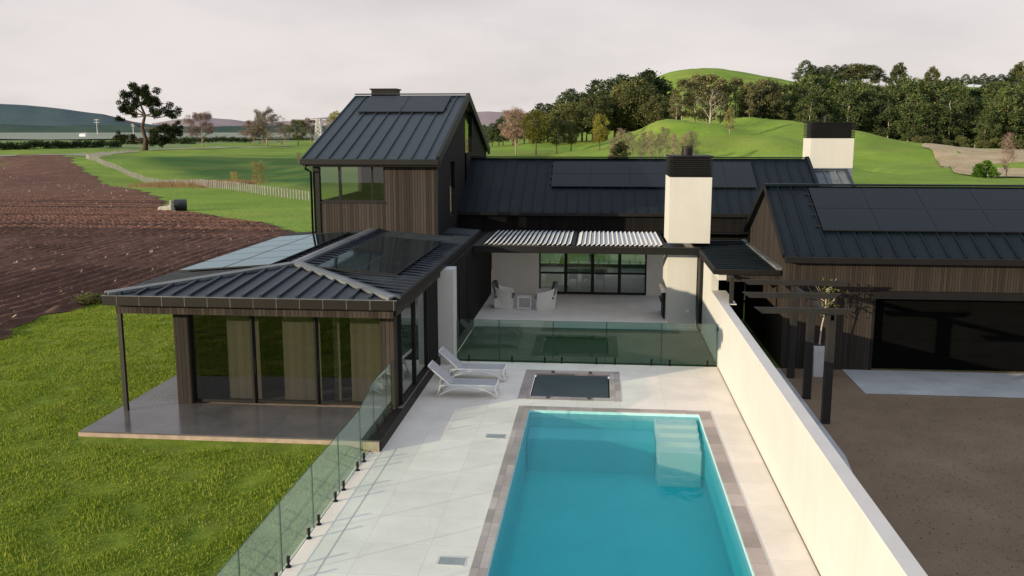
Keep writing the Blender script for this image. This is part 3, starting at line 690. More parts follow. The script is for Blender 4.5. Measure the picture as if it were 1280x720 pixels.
def solar(parent, p00, p10, p11, p01, nu, nv, lift=.12, gap=.02, sm='solar'):
    p00,p10,p11,p01 = map(Vector,(p00,p10,p11,p01))
    nrm = (p10-p00).cross(p01-p00).normalized(); nrm = nrm if nrm.z>0 else -nrm
    def bl(u,v): return p00*(1-u)*(1-v)+p10*u*(1-v)+p11*u*v+p01*(1-u)*v
    lu = (p10-p00).length; lv = (p01-p00).length
    for i in range(nu):
        for j in range(nv):
            u0,u1,v0,v1 = i/nu+gap/lu/2,(i+1)/nu-gap/lu/2,j/nv+gap/lv/2,(j+1)/nv-gap/lv/2
            q = [bl(u0,v0),bl(u1,v0),bl(u1,v1),bl(u0,v1)]
            mb = MB(); mb.hull8([k+nrm*(lift-.035) for k in q],[k+nrm*lift for k in q]); pn_ = mb.build('solar_panel','solar_rim',parent)
            e_ = .022; du = e_/lu; dv = e_/lv
            q = [bl(u0+du,v0+dv),bl(u1-du,v0+dv),bl(u1-du,v1-dv),bl(u0+du,v1-dv)]
            mb = MB(); mb.quad(*[k+nrm*(lift+.003) for k in q]); c_ = mb.build('cells',sm,pn_,fix=False)
            if c_.data.polygons[0].normal.z < 0: c_.data.polygons[0].flip()
    mb = MB()
    for v_ in np.linspace(0,1,nv+1)[:-1]:
        for dv in (.25,.75):
            a_=bl(-.02,v_+dv/nv)+nrm*(lift-.055); b_=bl(1.02,v_+dv/nv)+nrm*(lift-.055); mb.bar(a_,b_,.04,.03,nrm)
    mb.build('mounting_rail','solar_rim',parent)
def wz(x, y):
    t = (x-WX0)/(RX-WX0) if x < RX else (WX1-x)/(WX1-RX); return AZ+t*(RZ-AZ)
def wp(x, y): return (x, y, wz(x,y))
solar(wing, wp(-11.95,24.9), wp(-9.2,24.9), wp(-9.2,33.4), wp(-11.95,33.4), 2, 5, .10, .02, 'solar_gloss')
solar(wing, wp(-7.85,24.7), wp(-5.55,24.7), wp(-5.55,32.2), wp(-7.85,32.2), 2, 4, .10, .02, 'solar_gloss')

# ------------------------------------------------------------ tower
TY = 34.5
tl = ony(394,288,TY); tr = ony(547.5,291,TY)
TX0, TX1 = tl.x+.02, tr.x; TW = 5.9                    # wall x range
TZE = ony(546,203,TY).z                           # wall head
RYt = 42.2; TYB = 50.0; ZR = 8.95; ZE = ony(543.5,199,TY-.45).z
tower = empty('tower_block', ((TX0+TX1)/2,40,3.3), 'raised dark-clad upper storey with steep gabled metal roof and corner window', 'house')
w0 = ony(402,252,TY); w1 = ony(481,207,TY)
zs, zh = w0.z, w1.z; wx0, wx1 = TX0+.22, w1.x
mb = MB()
mb.box(TX0+.1,TX1-.1,TY,TY+.18,3.3,zs); mb.box(wx1,TX1-.1,TY,TY+.18,zs,TZE+.1); mb.box(TX0+.1,wx1,TY,TY+.18,zh,TZE+.1)
mb.build('front_wall', 'clad', tower)
mb = MB(); mb.box(TX0-.02,TX0+.22,TY-.05,TY+.2,3.3,TZE+.1); mb.box(TX1-.099,TX1+.02,TY-.05,TY+.2,3.3,TZE+.1); mb.build('corner_board', 'black', tower)
# left side wall with window, right side wall (gable)
mb = MB(); mb.box(TX0+.02,TX0+.18,TY+.2,TYB-.4,3.0,zs); mb.box(TX0+.02,TX0+.18,TY+.2,TYB-.4,zh,TZE+.1); mb.box(TX0+.02,TX0+.18,TY+6.4,TYB-.4,zs,zh); mb.build('side_wall', 'clad', tower)
def roofz(y): return ZE+(ZR-ZE)*((y-(TY-.45))/(RYt-(TY-.45)) if y < RYt else (TYB-y)/(TYB-RYt))
# gable wall pieces in the plane x = TX1 with a real slit window and a tall gable window
def gable_piece(mb, ya, yb, za, zb=None, x0=TX1-.16, x1=TX1):
    t0 = zb if zb is not None else roofz(ya)-.14; t1 = zb if zb is not None else roofz(yb)-.14
    mb.hull8([(x0,ya,za),(x1,ya,za),(x1,yb,za),(x0,yb,za)],[(x0,ya,t0),(x1,ya,t0),(x1,yb,t1),(x0,yb,t1)])
def at_x(px, py, X_):
    d = ray(px, py); t = X_/d.x; return (d.y*t, CAM_H+d.z*t)
ys0, zs1 = at_x(562,202,TX1); ys1, zs0 = at_x(569,265,TX1)
yg0, zg0 = at_x(581,193,TX1); yg1, zg1 = at_x(590,172,TX1)
zg0 = 6.35
mb = MB()
gable_piece(mb, TY+.2, ys0, 3.0); gable_piece(mb, ys0, ys1, 3.0, 3.9); gable_piece(mb, ys0, ys1, 6.1)
gable_piece(mb, ys1, yg0, 3.0); gable_piece(mb, yg0, RYt, 3.0, zg0) if yg0 < RYt else None
gable_piece(mb, max(yg1,yg0+.5), TYB-.3, 3.0)
gable_piece(mb, yg0, max(yg1,yg0+.5), 3.0, zg0)
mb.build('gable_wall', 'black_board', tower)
yg1 = max(yg1, yg0+.5)
mb = MB(); mb.box(TX1-.06,TX1+.02,yg0-.05,yg0,zg0,roofz(yg0)-.5); mb.build('window_frame','black',tower)
mb = MB(); gable_piece(mb, yg0, yg1, zg0, None, TX1-.1, TX1-.09); mb.build('gable_window', 'wglass', tower)
mb = MB(); mb.box(TX1-.1,TX1-.09,ys0,ys1,3.9,6.1); mb.build('slit_window', 'wglass', tower)
# front window
fr = MB().box(wx0,w1.x,TY+.02,TY+.1,zs,zs+.07).box(wx0,w1.x,TY+.02,TY+.1,zh-.06,zh).box(w1.x-.07,w1.x,TY+.02,TY+.1,zs+.07,zh-.06)
for f_ in (.30,.80): xx = wx0+(w1.x-wx0)*f_; fr.box(xx-.03,xx+.03,TY+.02,TY+.1,zs+.07,zh-.06)
fr = fr.build('window_frame','black',tower)
mb = MB(); mb.quad((wx0,TY+.06,zs+.07),(w1.x-.07,TY+.06,zs+.07),(w1.x-.07,TY+.06,zh-.06),(wx0,TY+.06,zh-.06)); mb.build('pane','wglass',fr,fix=False)
mb = MB(); mb.box(wx0,w1.x,TY-.04,TY+.0,zs-.05,zs-.005); mb.build('sill','black',fr)
mb = MB(); mb.quad((TX0+.1,TY+.2,zs),(TX0+.1,TY+6.4,zs),(TX0+.1,TY+6.4,zh),(TX0+.1,TY+.2,zh)); mb.build('side_pane','wglass',tower,fix=False)
mb = MB(); mb.box(TX0+.05,TX0+.16,TY+3.2,TY+3.3,zs,zh); mb.build('mullion','black',tower)
mb = MB(); mb.box(TX0+.2,TX1-.17,TY+.19,TY+9,3.9,3.95); mb.build('interior_floor','int_mid',tower)
mb = MB(); mb.box(TX0+1.6,TX1-.2,TY+5.0,TY+5.1,3.95,zh+.05); mb.build('interior_wall','int_mid',tower)
mb = MB(); mb.box(TX0+.2,TX1-.17,TY+.19,TY+9,zh+.06,zh+.10); mb.build('ceiling','white_in',tower)
# roof
RX0 = ony(376.8,198.5,TY-.45).x; RX1 = ony(545,199,TY-.45).x+.12
FE = TY-.45
mb = MB()
mb.slab([(RX0,FE,ZE),(RX1,FE,ZE),(RX1,RYt,ZR),(RX0,RYt,ZR)],.10); mb.slab([(RX0,RYt,ZR),(RX1,RYt,ZR),(RX1,TYB,ZE),(RX0,TYB,ZE)],.10)
seams_quad(mb,(RX0,FE,ZE),(RX1,FE,ZE),(RX1,RYt,ZR),(RX0,RYt,ZR),.50,.045,.05)
mb.build('roof','roof',tower)
mb = MB(); mb.bar((RX0-.02,RYt,ZR+.06),(RX1+.02,RYt,ZR+.06),.30,.05); mb.build('ridge_flashing','roof',tower)
mb = MB()
for xx in (RX1-.05,):
    mb.bar((xx,FE,ZE-.06),(xx,RYt,ZR-.06),.12,.34); mb.bar((xx,RYt,ZR-.06),(xx,TYB,ZE-.06),.12,.34)
mb.build('barge_board','black',tower)
mb = MB(); mb.box(RX0-.05,RX1+.0,FE-.12,FE,ZE-.22,ZE-.02); mb.build('gutter','black',tower,bevel=.02)
mb = MB(); mb.box(RX0+.05,RX1-.05,FE+.001,TY-.001,ZE-.28,ZE-.13); mb.build('soffit','black',tower)
mb = MB(); mb.tube([(RX0+.15,FE-.04,ZE-.2),(RX0+.15,FE-.02,ZE-.38),(TX0-.08,TY-.1,ZE-.5),(TX0-.08,TY-.1,3.35)],.045,8); mb.build('downpipe','black',tower,smooth=True)
c0 = ony(466,111,RYt+.6); c1 = ony(496,118,RYt+.6)
mb = MB(); mb.box(c0.x,c1.x,RYt+.3,RYt+1.3,ZR-.3,c0.z-.06); mb.box(c0.x-.06,c1.x+.06,RYt+.24,RYt+1.36,c0.z-.06,c0.z); mb.build('roof_vent','black',tower)
def slope_pt(px, py, y0, z0, y1, z1):     # intersection of a view bearing with a roof plane that runs along x
    d = ray(px, py); k = (z1-z0)/(y1-y0); t = (z0-CAM_H-k*y0)/(d.z-k*d.y); return Vector((d.x*t, d.y*t, CAM_H+d.z*t))
a_ = slope_pt(445,141,FE,ZE,RYt,ZR); b_ = slope_pt(553,143,FE,ZE,RYt,ZR); ty_ = RYt-.35; tz_ = ZR-(ZR-ZE)*.35/(RYt-FE)
by_ = (a_.y+b_.y)/2; bz_ = (a_.z+b_.z)/2
px0 = RX0+.75; px1 = RX1-.75
solar(tower,(px0,by_,bz_),(px1,by_,bz_),(px1,ty_,tz_),(px0,ty_,tz_),2,1,.085)

# ------------------------------------------------------------ main range
MX0, MX1 = TX1+.001, 9.5; MFE, MRY, MBY = 39.6, 44.1, 48.6; MZE, MZR = 3.92, 6.08
main = empty('main_house', (1,44,0), 'long dark gabled main range behind the patio with solar panels and white chimney', 'house')
mb = MB()
mb.slab([(MX0,MFE,MZE),(MX1,MFE,MZE),(MX1,MRY,MZR),(MX0,MRY,MZR)],.08); mb.slab([(MX0,MRY,MZR),(MX1,MRY,MZR),(MX1,MBY,MZE),(MX0,MBY,MZE)],.08)
seams_quad(mb,(MX0+.2,MFE,MZE),(MX1,MFE,MZE),(MX1,MRY,MZR),(MX0+.2,MRY,MZR),.50,.035,.04)
mb.build('roof','roof_dark',main)
mb = MB(); mb.bar((MX0,MRY,MZR+.05),(MX1+.02,MRY,MZR+.05),.3,.05); mb.build('ridge_flashing','roof_dark',main)
mb = MB(); mb.bar((MX1+.03,MFE,MZE),(MX1+.03,MRY,MZR+.02),.14,.2); mb.bar((MX1+.03,MRY,MZR+.02),(MX1+.03,MBY,MZE),.14,.2); mb.build('barge_board','roof_dark',main)
mb = MB(); mb.box(MX0,MX1+.1,MFE-.14,MFE-.001,MZE-.16,MZE-.01); mb.build('gutter','black',main,bevel=.01)
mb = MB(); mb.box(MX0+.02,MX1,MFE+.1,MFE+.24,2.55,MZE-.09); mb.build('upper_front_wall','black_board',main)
mb = MB(); mb.box(MX1-.2,MX1,MFE+.24,MBY-.2,0,4.0); mb.box(MX0+.2,MX1-.2,MBY-.4,MBY-.2,0,.4); mb.build('end_wall','clad',main)
# rear wall with windows
mb = MB(); mb.box(MX0+.2,-3.2,MBY-.4,MBY-.2,.4,4.0); mb.box(2.4,MX1-.2,MBY-.4,MBY-.2,.4,4.0); mb.box(-3.2,2.4,MBY-.4,MBY-.2,2.5,4.0); mb.box(-.5,-.3,MBY-.4,MBY-.2,.4,2.5); mb.build('rear_wall','clad',main)
mb = MB(); mb.quad((-3.2,MBY-.3,.4),(2.4,MBY-.3,.4),(2.4,MBY-.3,2.5),(-3.2,MBY-.3,2.5)); mb.build('rear_window','wglass',main,fix=False)
# lower extension and the far chimney
mb = MB(); mb.slab([(MX1+.12,40.5,4.1),(11.2,40.5,4.1),(11.2,43.8,5.55),(MX1+.12,43.8,5.55)],.08); mb.slab([(MX1+.12,43.8,5.55),(11.2,43.8,5.55),(11.2,47,4.1),(MX1+.12,47,4.1)],.08)
seams_quad(mb,(MX1+.2,40.5,4.1),(11.2,40.5,4.1),(11.2,43.8,5.55),(MX1+.2,43.8,5.55),.5,.06,.05); mb.build('lower_roof','flash',main)
mb = MB(); mb.bar((MX1+.12,43.8,5.6),(11.24,43.8,5.6),.2,.06); mb.bar((11.22,43.8,5.58),(11.22,40.5,4.1),.12,.14); mb.build('lower_roof_flashing','roof',main)
mb = MB(); mb.box(MX1,11.1,40.7,46.8,0,4.0); mb.build('extension_wall','clad',main)
def chimney(x0,x1,y0,y1,zb,zw,zt,flue=None,parent=main,xl1=None):
    mb = MB(); 
    mb.box(x0,x1,y0,y1,zb,zw); ch = mb.build('chimney','white',parent,bevel=.01)
    cp = MB().box(x0+.12,x1-.12,y0+.12,y1-.12,zw,zt-.05).box(x0-.02,x1+.02,y0-.02,y1+.02,zt-.05,zt)
    n_ = 9
    for i in range(n_):
        z = zw+.02+(zt-.09-zw)*i/n_
        cp.box(x0-.01,x1+.01,y0-.01,y0+.05,z,z+.045); cp.box(x0-.01,x0+.05,y0+.051,y1,z,z+.045); cp.box(x1-.05,x1+.01,y0+.051,y1,z,z+.045)
    cp.build('chimney_cap','black',ch)
    if flue:
        mb = MB(); mb.tube([(flue[0],flue[1],zt),(flue[0],flue[1],flue[2])],flue[3],16); mb.tube([(flue[0],flue[1],flue[2]+.02),(flue[0],flue[1],flue[2]+.07)],flue[3]*1.15,16); mb.build('flue','black',ch,smooth=False)
    return ch
chimney(10.05,12.1,46.0,47.6,3.0,7.0,7.76,(10.9,46.8,8.0,.12))
ch = chimney(2.55,4.10,34.5,36.6,3.24,5.68,6.46,(3.25,35.5,6.72,.20))
mb = MB(); mb.box(2.55,3.66,34.5,36.6,0,3.0); lb = mb.build('chimney_base','white',main,bevel=.008)
mb = MB(); mb.box(2.47,2.549,34.9,36.0,.30,1.3); mb.build('firebox','black',lb)
mb = MB(); mb.box(2.36,2.549,34.7,36.2,1.32,1.42); mb.build('mantel','white_in',lb)
mb = MB(); mb.box(3.3,3.4,34.47,34.499,.62,.72); mb.build('power_outlet','white_in',lb)
# patio roof: beam, louvres
LZ = 3.14
mb = MB(); mb.box(-4.7,3.72,34.02,34.25,2.86,3.12); mb.box(-4.7,-4.45,34.251,39.6,2.9,3.12); mb.box(-1.03,-.90,34.251,38.9,2.95,3.16); mb.box(2.36,2.54,34.251,39.6,2.9,3.12); mb.build('pergola_beam','black',main)
mb = MB(); mb.box(-4.7,2.55,38.75,39.75,2.75,3.10); mb.box(-4.7,9.0,39.0,39.7,3.1,3.13); mb.build('patio_lintel','black',main)
def blade(x): 
    w = .15; dz = .11
    return [(x,34.27),(x+w*.5,38.6)]
for (xa, xb, n_) in ((-4.38,-1.06,18),(-.86,2.33,18)):
    for i in range(n_):
        x = xa+(xb-xa)*(i+.15)/n_; mb = MB()
        mb.hull8([(x,34.27,LZ),(x+.012,34.27,LZ-.01),(x+.012,38.6,LZ-.01),(x,38.6,LZ)],[(x+.150,34.27,LZ+.085),(x+.160,34.27,LZ+.075),(x+.160,38.6,LZ+.075),(x+.150,38.6,LZ+.085)])
        mb.build('louvre_blade','louvre',main)
# patio back wall & glazing
BY = 40.0; DH = 2.42
d0 = ony(674,312,BY).x; d1 = ony(809,312,BY).x
for a,b in ((-4.7,d0),(d1,2.9)): mb = MB(); mb.box(a,b,BY,BY+.15,.26,2.75); mb.build('patio_wall','white_in',main)
mb = MB(); mb.box(d0,d1,BY,BY+.15,DH,2.75); mb.build('door_head','black',main)
nd = 4; ww = (d1-d0)/nd
for i in range(nd):
    a, b = d0+ww*i, d0+ww*(i+1); yy_ = BY+.02+.03*(i%2); f_ = .07
    mb = MB(); mb.box(a,a+f_,yy_,yy_+.05,.27,DH); mb.box(b-f_,b,yy_,yy_+.05,.27,DH); mb.box(a+f_,b-f_,yy_,yy_+.05,.27,.36); mb.box(a+f_,b-f_,yy_,yy_+.05,DH-.08,DH); mb.box(a+f_,b-f_,yy_,yy_+.05,1.16,1.24)
    dr = mb.build('glazed_door','black',main)
    mb = MB(); mb.quad((a+f_,yy_+.02,.36),(b-f_,yy_+.02,.36),(b-f_,yy_+.02,DH-.08),(a+f_,yy_+.02,DH-.08)); mb.build('pane','wdark',dr,fix=False)
mb = MB(); mb.box(-5.5,9.2,BY+.16,MBY-.4,.1,.255); mb.build('interior_floor','int_mid',main)
mb = MB(); mb.box(-5.5,9.2,BY+.16,MBY-.4,2.76,2.80); mb.build('ceiling','white_in',main)
def solar_slope(parent, x0, x1, y0, y1, fe, ze, ry, zr, nu, nv):
    f = lambda y: ze+(zr-ze)*(y-fe)/(ry-fe)
    solar(parent,(x0,y0,f(y0)),(x1,y0,f(y0)),(x1,y1,f(y1)),(x0,y1,f(y1)),nu,nv,.085)
p_ = slope_pt(689,235,MFE,MZE,MRY,MZR); q_ = slope_pt(945,232,MFE,MZE,MRY,MZR)
solar_slope(main,p_.x,p_.x+5.1*1.7-3.4,p_.y,MRY-.45,MFE,MZE,MRY,MZR,3,2)
solar_slope(main,4.3,q_.x,p_.y,MRY-.45,MFE,MZE,MRY,MZR,2,1)

# ------------------------------------------------------------ garage
GY = 28.8; GX = 5.75; GX1 = 17.0; GFE = GY-.25; GRY = 32.5; GBY = 36.5; GZE = 3.60; GZR = 5.50
gar = empty('garage', (10,32,0), 'dark timber garage with gabled metal roof, solar panels and black doors', 'garage')
gd0 = 8.45
mb = MB(); mb.box(GX,gd0,GY,GY+.2,0,3.45); mb.box(gd0,GX1,GY,GY+.2,2.53,3.45); mb.box(14.6,GX1,GY,GY+.2,0,2.53); mb.build('front_wall','clad_grey',gar)
mb = MB(); mb.add([(GX,GY+.2,0),(GX,GBY-.2,0),(GX,GBY-.2,3.4),(GX,GRY,GZR-.12),(GX,GY+.2,3.5)],[(0,1,2,3,4)]); mb.build('gable_wall','clad_grey',gar,fix=False)
mb = MB(); mb.slab([(GX-.10,GFE,GZE),(GX1,GFE,GZE),(GX1,GRY,GZR),(GX-.10,GRY,GZR)],.09); mb.slab([(GX-.10,GRY,GZR),(GX1,GRY,GZR),(GX1,GBY,GZE-.05),(GX-.10,GBY,GZE-.05)],.09)
seams_quad(mb,(GX+.25,GFE,GZE),(GX1,GFE,GZE),(GX1,GRY,GZR),(GX+.25,GRY,GZR),.50,.04,.045); mb.build('roof','roof_dark',gar)
mb = MB(); mb.bar((GX-.12,GRY,GZR+.05),(GX1,GRY,GZR+.05),.3,.06); mb.build('ridge_flashing','roof_dark',gar)
mb = MB(); mb.bar((GX-.13,GFE,GZE+.0),(GX-.13,GRY,GZR+.0),.04,.16); mb.bar((GX-.13,GRY,GZR),(GX-.13,GBY,GZE-.05),.04,.16); mb.build('barge_board','gutter',gar)
mb = MB(); mb.box(GX-.1,GX1,GFE-.13,GFE-.001,GZE-.2,GZE-.01); mb.build('gutter','black',gar,bevel=.01)
mb = MB(); mb.box(GX,GX1,GFE+.02,GY,GZE-.22,GZE-.13); mb.build('soffit','black',gar)
for i in range(2):
    a = gd0+.06+i*3.05; b = a+3.049
    mb = MB(); mb.box(a,b,GY+.24,GY+.28,.02,2.35)
    for k_ in range(5): mb.box(a,b,GY+.215,GY+.24,.04+k_*.47,.04+k_*.47+.44)
    dr = mb.build('garage_door','blackdoor',gar)
mb = MB(); mb.box(gd0,gd0+.06,GY-.02,GY+.3,0,2.53); mb.box(gd0-.12,14.6,GY-.14,GY-.001,2.30,2.53); mb.box(gd0+.061,14.6,GY+.19,GY+.3,2.35,2.529); mb.build('door_surround','black',gar)
mb = MB(); mb.box(7.55,7.67,GY-.10,GY-.001,2.15,2.32); mb.build('wall_light','rubber',gar)
def gz(y): return GZE+(GZR-GZE)*(y-GFE)/(GRY-GFE)
a_ = slope_pt(1032,291,GFE,GZE,GRY,GZR)
solar(gar,(7.05,a_.y,gz(a_.y)),(7.05+1.74*5,a_.y,gz(a_.y)),(7.05+1.74*5,GRY-.25,gz(GRY-.25)),(7.05,GRY-.25,gz(GRY-.25)),5,2,.09)
# entry porch roof between the wall and the garage
por = empty('entry_porch', (4.8,32,0), 'small dark flat porch roof joining the white wall to the garage', 'porch')
mb = MB(); mb.slab([(3.68,29.3,3.02),(5.74,29.3,3.02),(5.74,36.8,3.10),(3.68,36.8,3.10)],.07)
y = 29.6
while y < 36.6: mb.bar((3.72,y,3.045+.01*(y-29.3)),(5.72,y,3.045+.01*(y-29.3)),.035,.035); y += .42
mb.build('roof','roof_dark',por)
mb = MB(); mb.box(3.62,5.70,29.20,29.30,2.90,3.05); mb.box(3.62,3.68,29.3,36.8,2.90,3.06); mb.build('gutter','gutter',por)
mb = MB(); mb.box(5.58,5.74,29.301,36.8,3.05,3.14); mb.build('flashing','flash',por)
mb = MB(); mb.box(4.05,5.745,29.32,29.45,2.66,2.90); mb.build('fascia','clad_grey',por)
mb = MB(); mb.box(3.80,4.04,29.32,36.3,2.70,2.94); mb.build('wall_head','white',por)
mb = MB(); mb.box(4.08,4.20,28.74,28.86,2.051,2.9); mb.box(4.08,4.20,28.861,29.4,2.80,2.9); mb.build('post','post',por)
mb = MB(); mb.box(4.1,5.74,36.5,36.6,0,2.9); mb.build('back_wall','black_board',por)

# pergola over the path
per = empty('pergola', (5.84,25.5,0), 'black timber pergola of three posts with overhanging cross beams beside the white wall', 'pergola')
for (y, xa, xb) in ((23.3,3.92,6.42),(25.5,3.95,6.62),(27.7,4.25,7.45)):
    mb = MB(); mb.box(5.74,5.94,y-.10,y+.10,0,2.83); mb.build('post','post',per,bevel=.006)
    mb = MB(); mb.add([(xa,y-.04,2.99),(xb,y-.04,2.99),(xb-.25,y-.04,2.84),(xa+.2,y-.04,2.84),(xa,y+.04,2.99),(xb,y+.04,2.99),(xb-.25,y+.04,2.84),(xa+.2,y+.04,2.84)],[(0,1,2,3),(4,7,6,5),(0,4,5,1),(1,5,6,2),(2,6,7,3),(3,7,4,0)]); mb.build('cross_beam','post',per)
mb = MB(); mb.box(5.80,5.88,23.2,28.75,2.70,2.83); mb.build('long_beam','post',per)
# potted tree
pt = onz(1022,470); px_, py_ = pt.x, pt.y
pot = empty('potted_tree', (px_,py_,0), 'thin young tree in a tall pale grey pot under the pergola', 'potted tree')
mb = MB(); mb.hull8([(px_-.17,py_-.17,0),(px_+.17,py_-.17,0),(px_+.17,py_+.17,0),(px_-.17,py_+.17,0)],[(px_-.21,py_-.21,.98),(px_+.21,py_-.21,.98),(px_+.21,py_+.21,.98),(px_-.21,py_+.21,.98)]); po = mb.build('pot','pot',pot,bevel=.02)
mb = MB(); mb.box(px_-.18,px_+.18,py_-.18,py_+.18,.981,.99); mb.build('soil','soil',po)
mb = MB(); mb.tube([(px_,py_,.98),(px_+.03,py_,1.5),(px_+.10,py_-.03,2.0),(px_+.12,py_,2.5)],[.028,.022,.016,.009],6)
for i in range(12):
    a = random.random()*6.28; z = 1.9+.07*i; r_ = .25+.35*random.random(); mb.tube([(px_+.1,py_,z),(px_+.1+r_*math.cos(a)*.6,py_+r_*math.sin(a)*.6,z+.15),(px_+.1+r_*math.cos(a),py_+r_*math.sin(a),z+.4)],[.012,.008,.004],5)
mb.build('trunk','bark_w',pot)
vs = []
for i in range(170):
    c = Vector((px_+.12+random.gauss(0,.20),py_+random.gauss(0,.20),2.45+random.gauss(0,.24))); u = Vector([random.gauss(0,1) for _ in range(3)]).normalized(); w = u.cross(Vector([random.gauss(0,1) for _ in range(3)])).normalized()
    vs += [c-u*.06,c+w*.03,c+u*.06,c-w*.03]
raw_mesh('foliage', [tuple(v-Vector((px_,py_,0))) for v in vs], np.arange(len(vs)).reshape(-1,4), 'willow', pot)

# driveway
mb = MB(); fillgrid(mb,[5.72,60],[-20,29.0],.006,[]); mb2 = mb
struct(mb.build('driveway','drive',fix=False))
mb = MB(); mb.quad((4.05,14.5,.012),(5.0,14.5,.012),(5.72,20.8,.012),(5.72,28.8,.012),(4.05,28.8,.012)); mb.quad((4.05,-10,.008),(5.72,-10,.008),(5.72,20.8,.008),(5.0,14.5,.008),(4.05,14.5,.008)) if False else None
struct(mb.build('side_path','slab',fix=False))
mb = MB(); mb.quad((4.05,-20,.006),(5.72,-20,.006),(5.72,20.8,.006),(5.0,14.5,.006),(4.05,14.5,.006)); struct(mb.build('driveway_edge','drive',fix=False))
mb = MB(); mb.quad((8.2,28.82,.014),(7.66,28.3,.014),(8.05,26.12,.014),(18,26.1,.014),(18,28.82,.014)); 
mb = MB(); s0 = onz(1053,463); s1 = onz(1082,492.5); mb.quad((s0.x,28.8,.014),(s1.x,s1.y,.014),(18,26.05,.014),(18,28.8,.014)); struct(mb.build('garage_apron','slab',fix=False))

# loose stones on the drive
n = 14000
gx = 4.3+13*rng.random(n); gy = 11+17.3*rng.random(n)**1.1
ok = ~((gx > 7.4) & (gy > 25.9)) & ~((gx < 5.9) & (gy > 14.3)); gx, gy = gx[ok], gy[ok]; n = len(gx)
sz = .009+.016*rng.random(n)**2; a_ = rng.random(n)*6.28; zb = np.full(n, .012)
P_ = [np.stack([gx+np.cos(a_+t)*sz, gy+np.sin(a_+t)*sz, zb],-1) for t in (0,2.1,4.2)]+[np.stack([gx,gy,zb+sz*.9],-1)]
fb = np.array([[0,1,3],[1,2,3],[2,0,3]])
tag(raw_mesh('gravel', np.stack(P_,1).reshape(-1,3), (np.arange(n)[:,None,None]*4+fb[None]).reshape(-1,3), 'stones'), 'loose small brown and grey stones scattered over the driveway', 'gravel', kind='stuff')

# ------------------------------------------------------------ furniture
def lounger(x0, x1, y0, y1, label):
    root = empty('sun_lounger', ((x0+x1)/2,(y0+y1)/2,0), label, 'sun lounger', 'pair of loungers beside the spa')
    hz = .36; xk = x0+.62
    for y in (y0+.03, y1-.03):
        mb = MB()
        arch = [(x0+.28,0.02)]+[(x0+.28+(x1-x0-.28)*t, .02+.30*math.sin(math.pi*min(1,t*1.0))**.8 if t<.5 else .02+.30*math.sin(math.pi*t)**.8) for t in np.linspace(.05,.95,12)]+[(x1-.03,.02)]
        mb.tube([(a,y,b) for a,b in arch],.022,8)
        mb.build('side_leg','lounge_white',root,smooth=True)
    mb = MB()
    for y in (y0+.03, y1-.03):
        mb.tube([(x0+.32,y,hz-.03),(x0+.62,y,hz),(x1-.25,y,hz),(x1-.08,y,hz+.0),(x1-.03,y,hz+.06)],.024,8)
        mb.tube([(x0+.24,y,.02),(x0+.36,y,hz-.03)],.02,8); mb.tube([(x1-.10,y,hz),(x1-.02,y,.02)],.022,8)
    mb.tube([(x1-.03,y0+.03,hz+.06),(x1-.03,y1-.03,hz+.06)],.022,8); mb.tube([(x0+.28,y0+.03,.12),(x0+.28,y1-.03,.12)],.016,8); mb.tube([(x1-.03,y0+.03,.10),(x1-.03,y1-.03,.10)],.016,8)
    mb.build('frame','lounge_white',root,smooth=True)
    bt = (x0+.02, hz+.52)
    mb = MB()
    for y in (y0+.03, y1-.03): mb.tube([(xk,y,hz),(bt[0],y,bt[1])],.024,8)
    mb.tube([(bt[0],y0+.03,bt[1]),(bt[0],y1-.03,bt[1])],.026,8)
    for y in (y0+.09, y1-.09): mb.tube([(xk-.25,y,hz+.2),(x0+.30,y,hz-.10)],.012,6)
    bf = mb.build('back_frame','lounge_white',root,smooth=True)
    mb = MB(); mb.bar((xk+.02,(y0+y1)/2,hz+.02),(bt[0]+.01,(y0+y1)/2,bt[1]+.012),(y1-y0)-.10,.018,Vector((.7,0,.7))); mb.build('back_sling','sling',root)
    mb = MB(); mb.box(xk,x1-.07,y0+.05,y1-.05,hz+.008,hz+.026); mb.build('seat_sling','sling',root)
    return root
lounger(-4.72,-2.74,24.62,25.32,'nearer white sun lounger with grey sling, back raised, beside the spa')
lounger(-4.72,-2.70,26.35,27.05,'farther white sun lounger with grey sling, nearest the back glass fence')
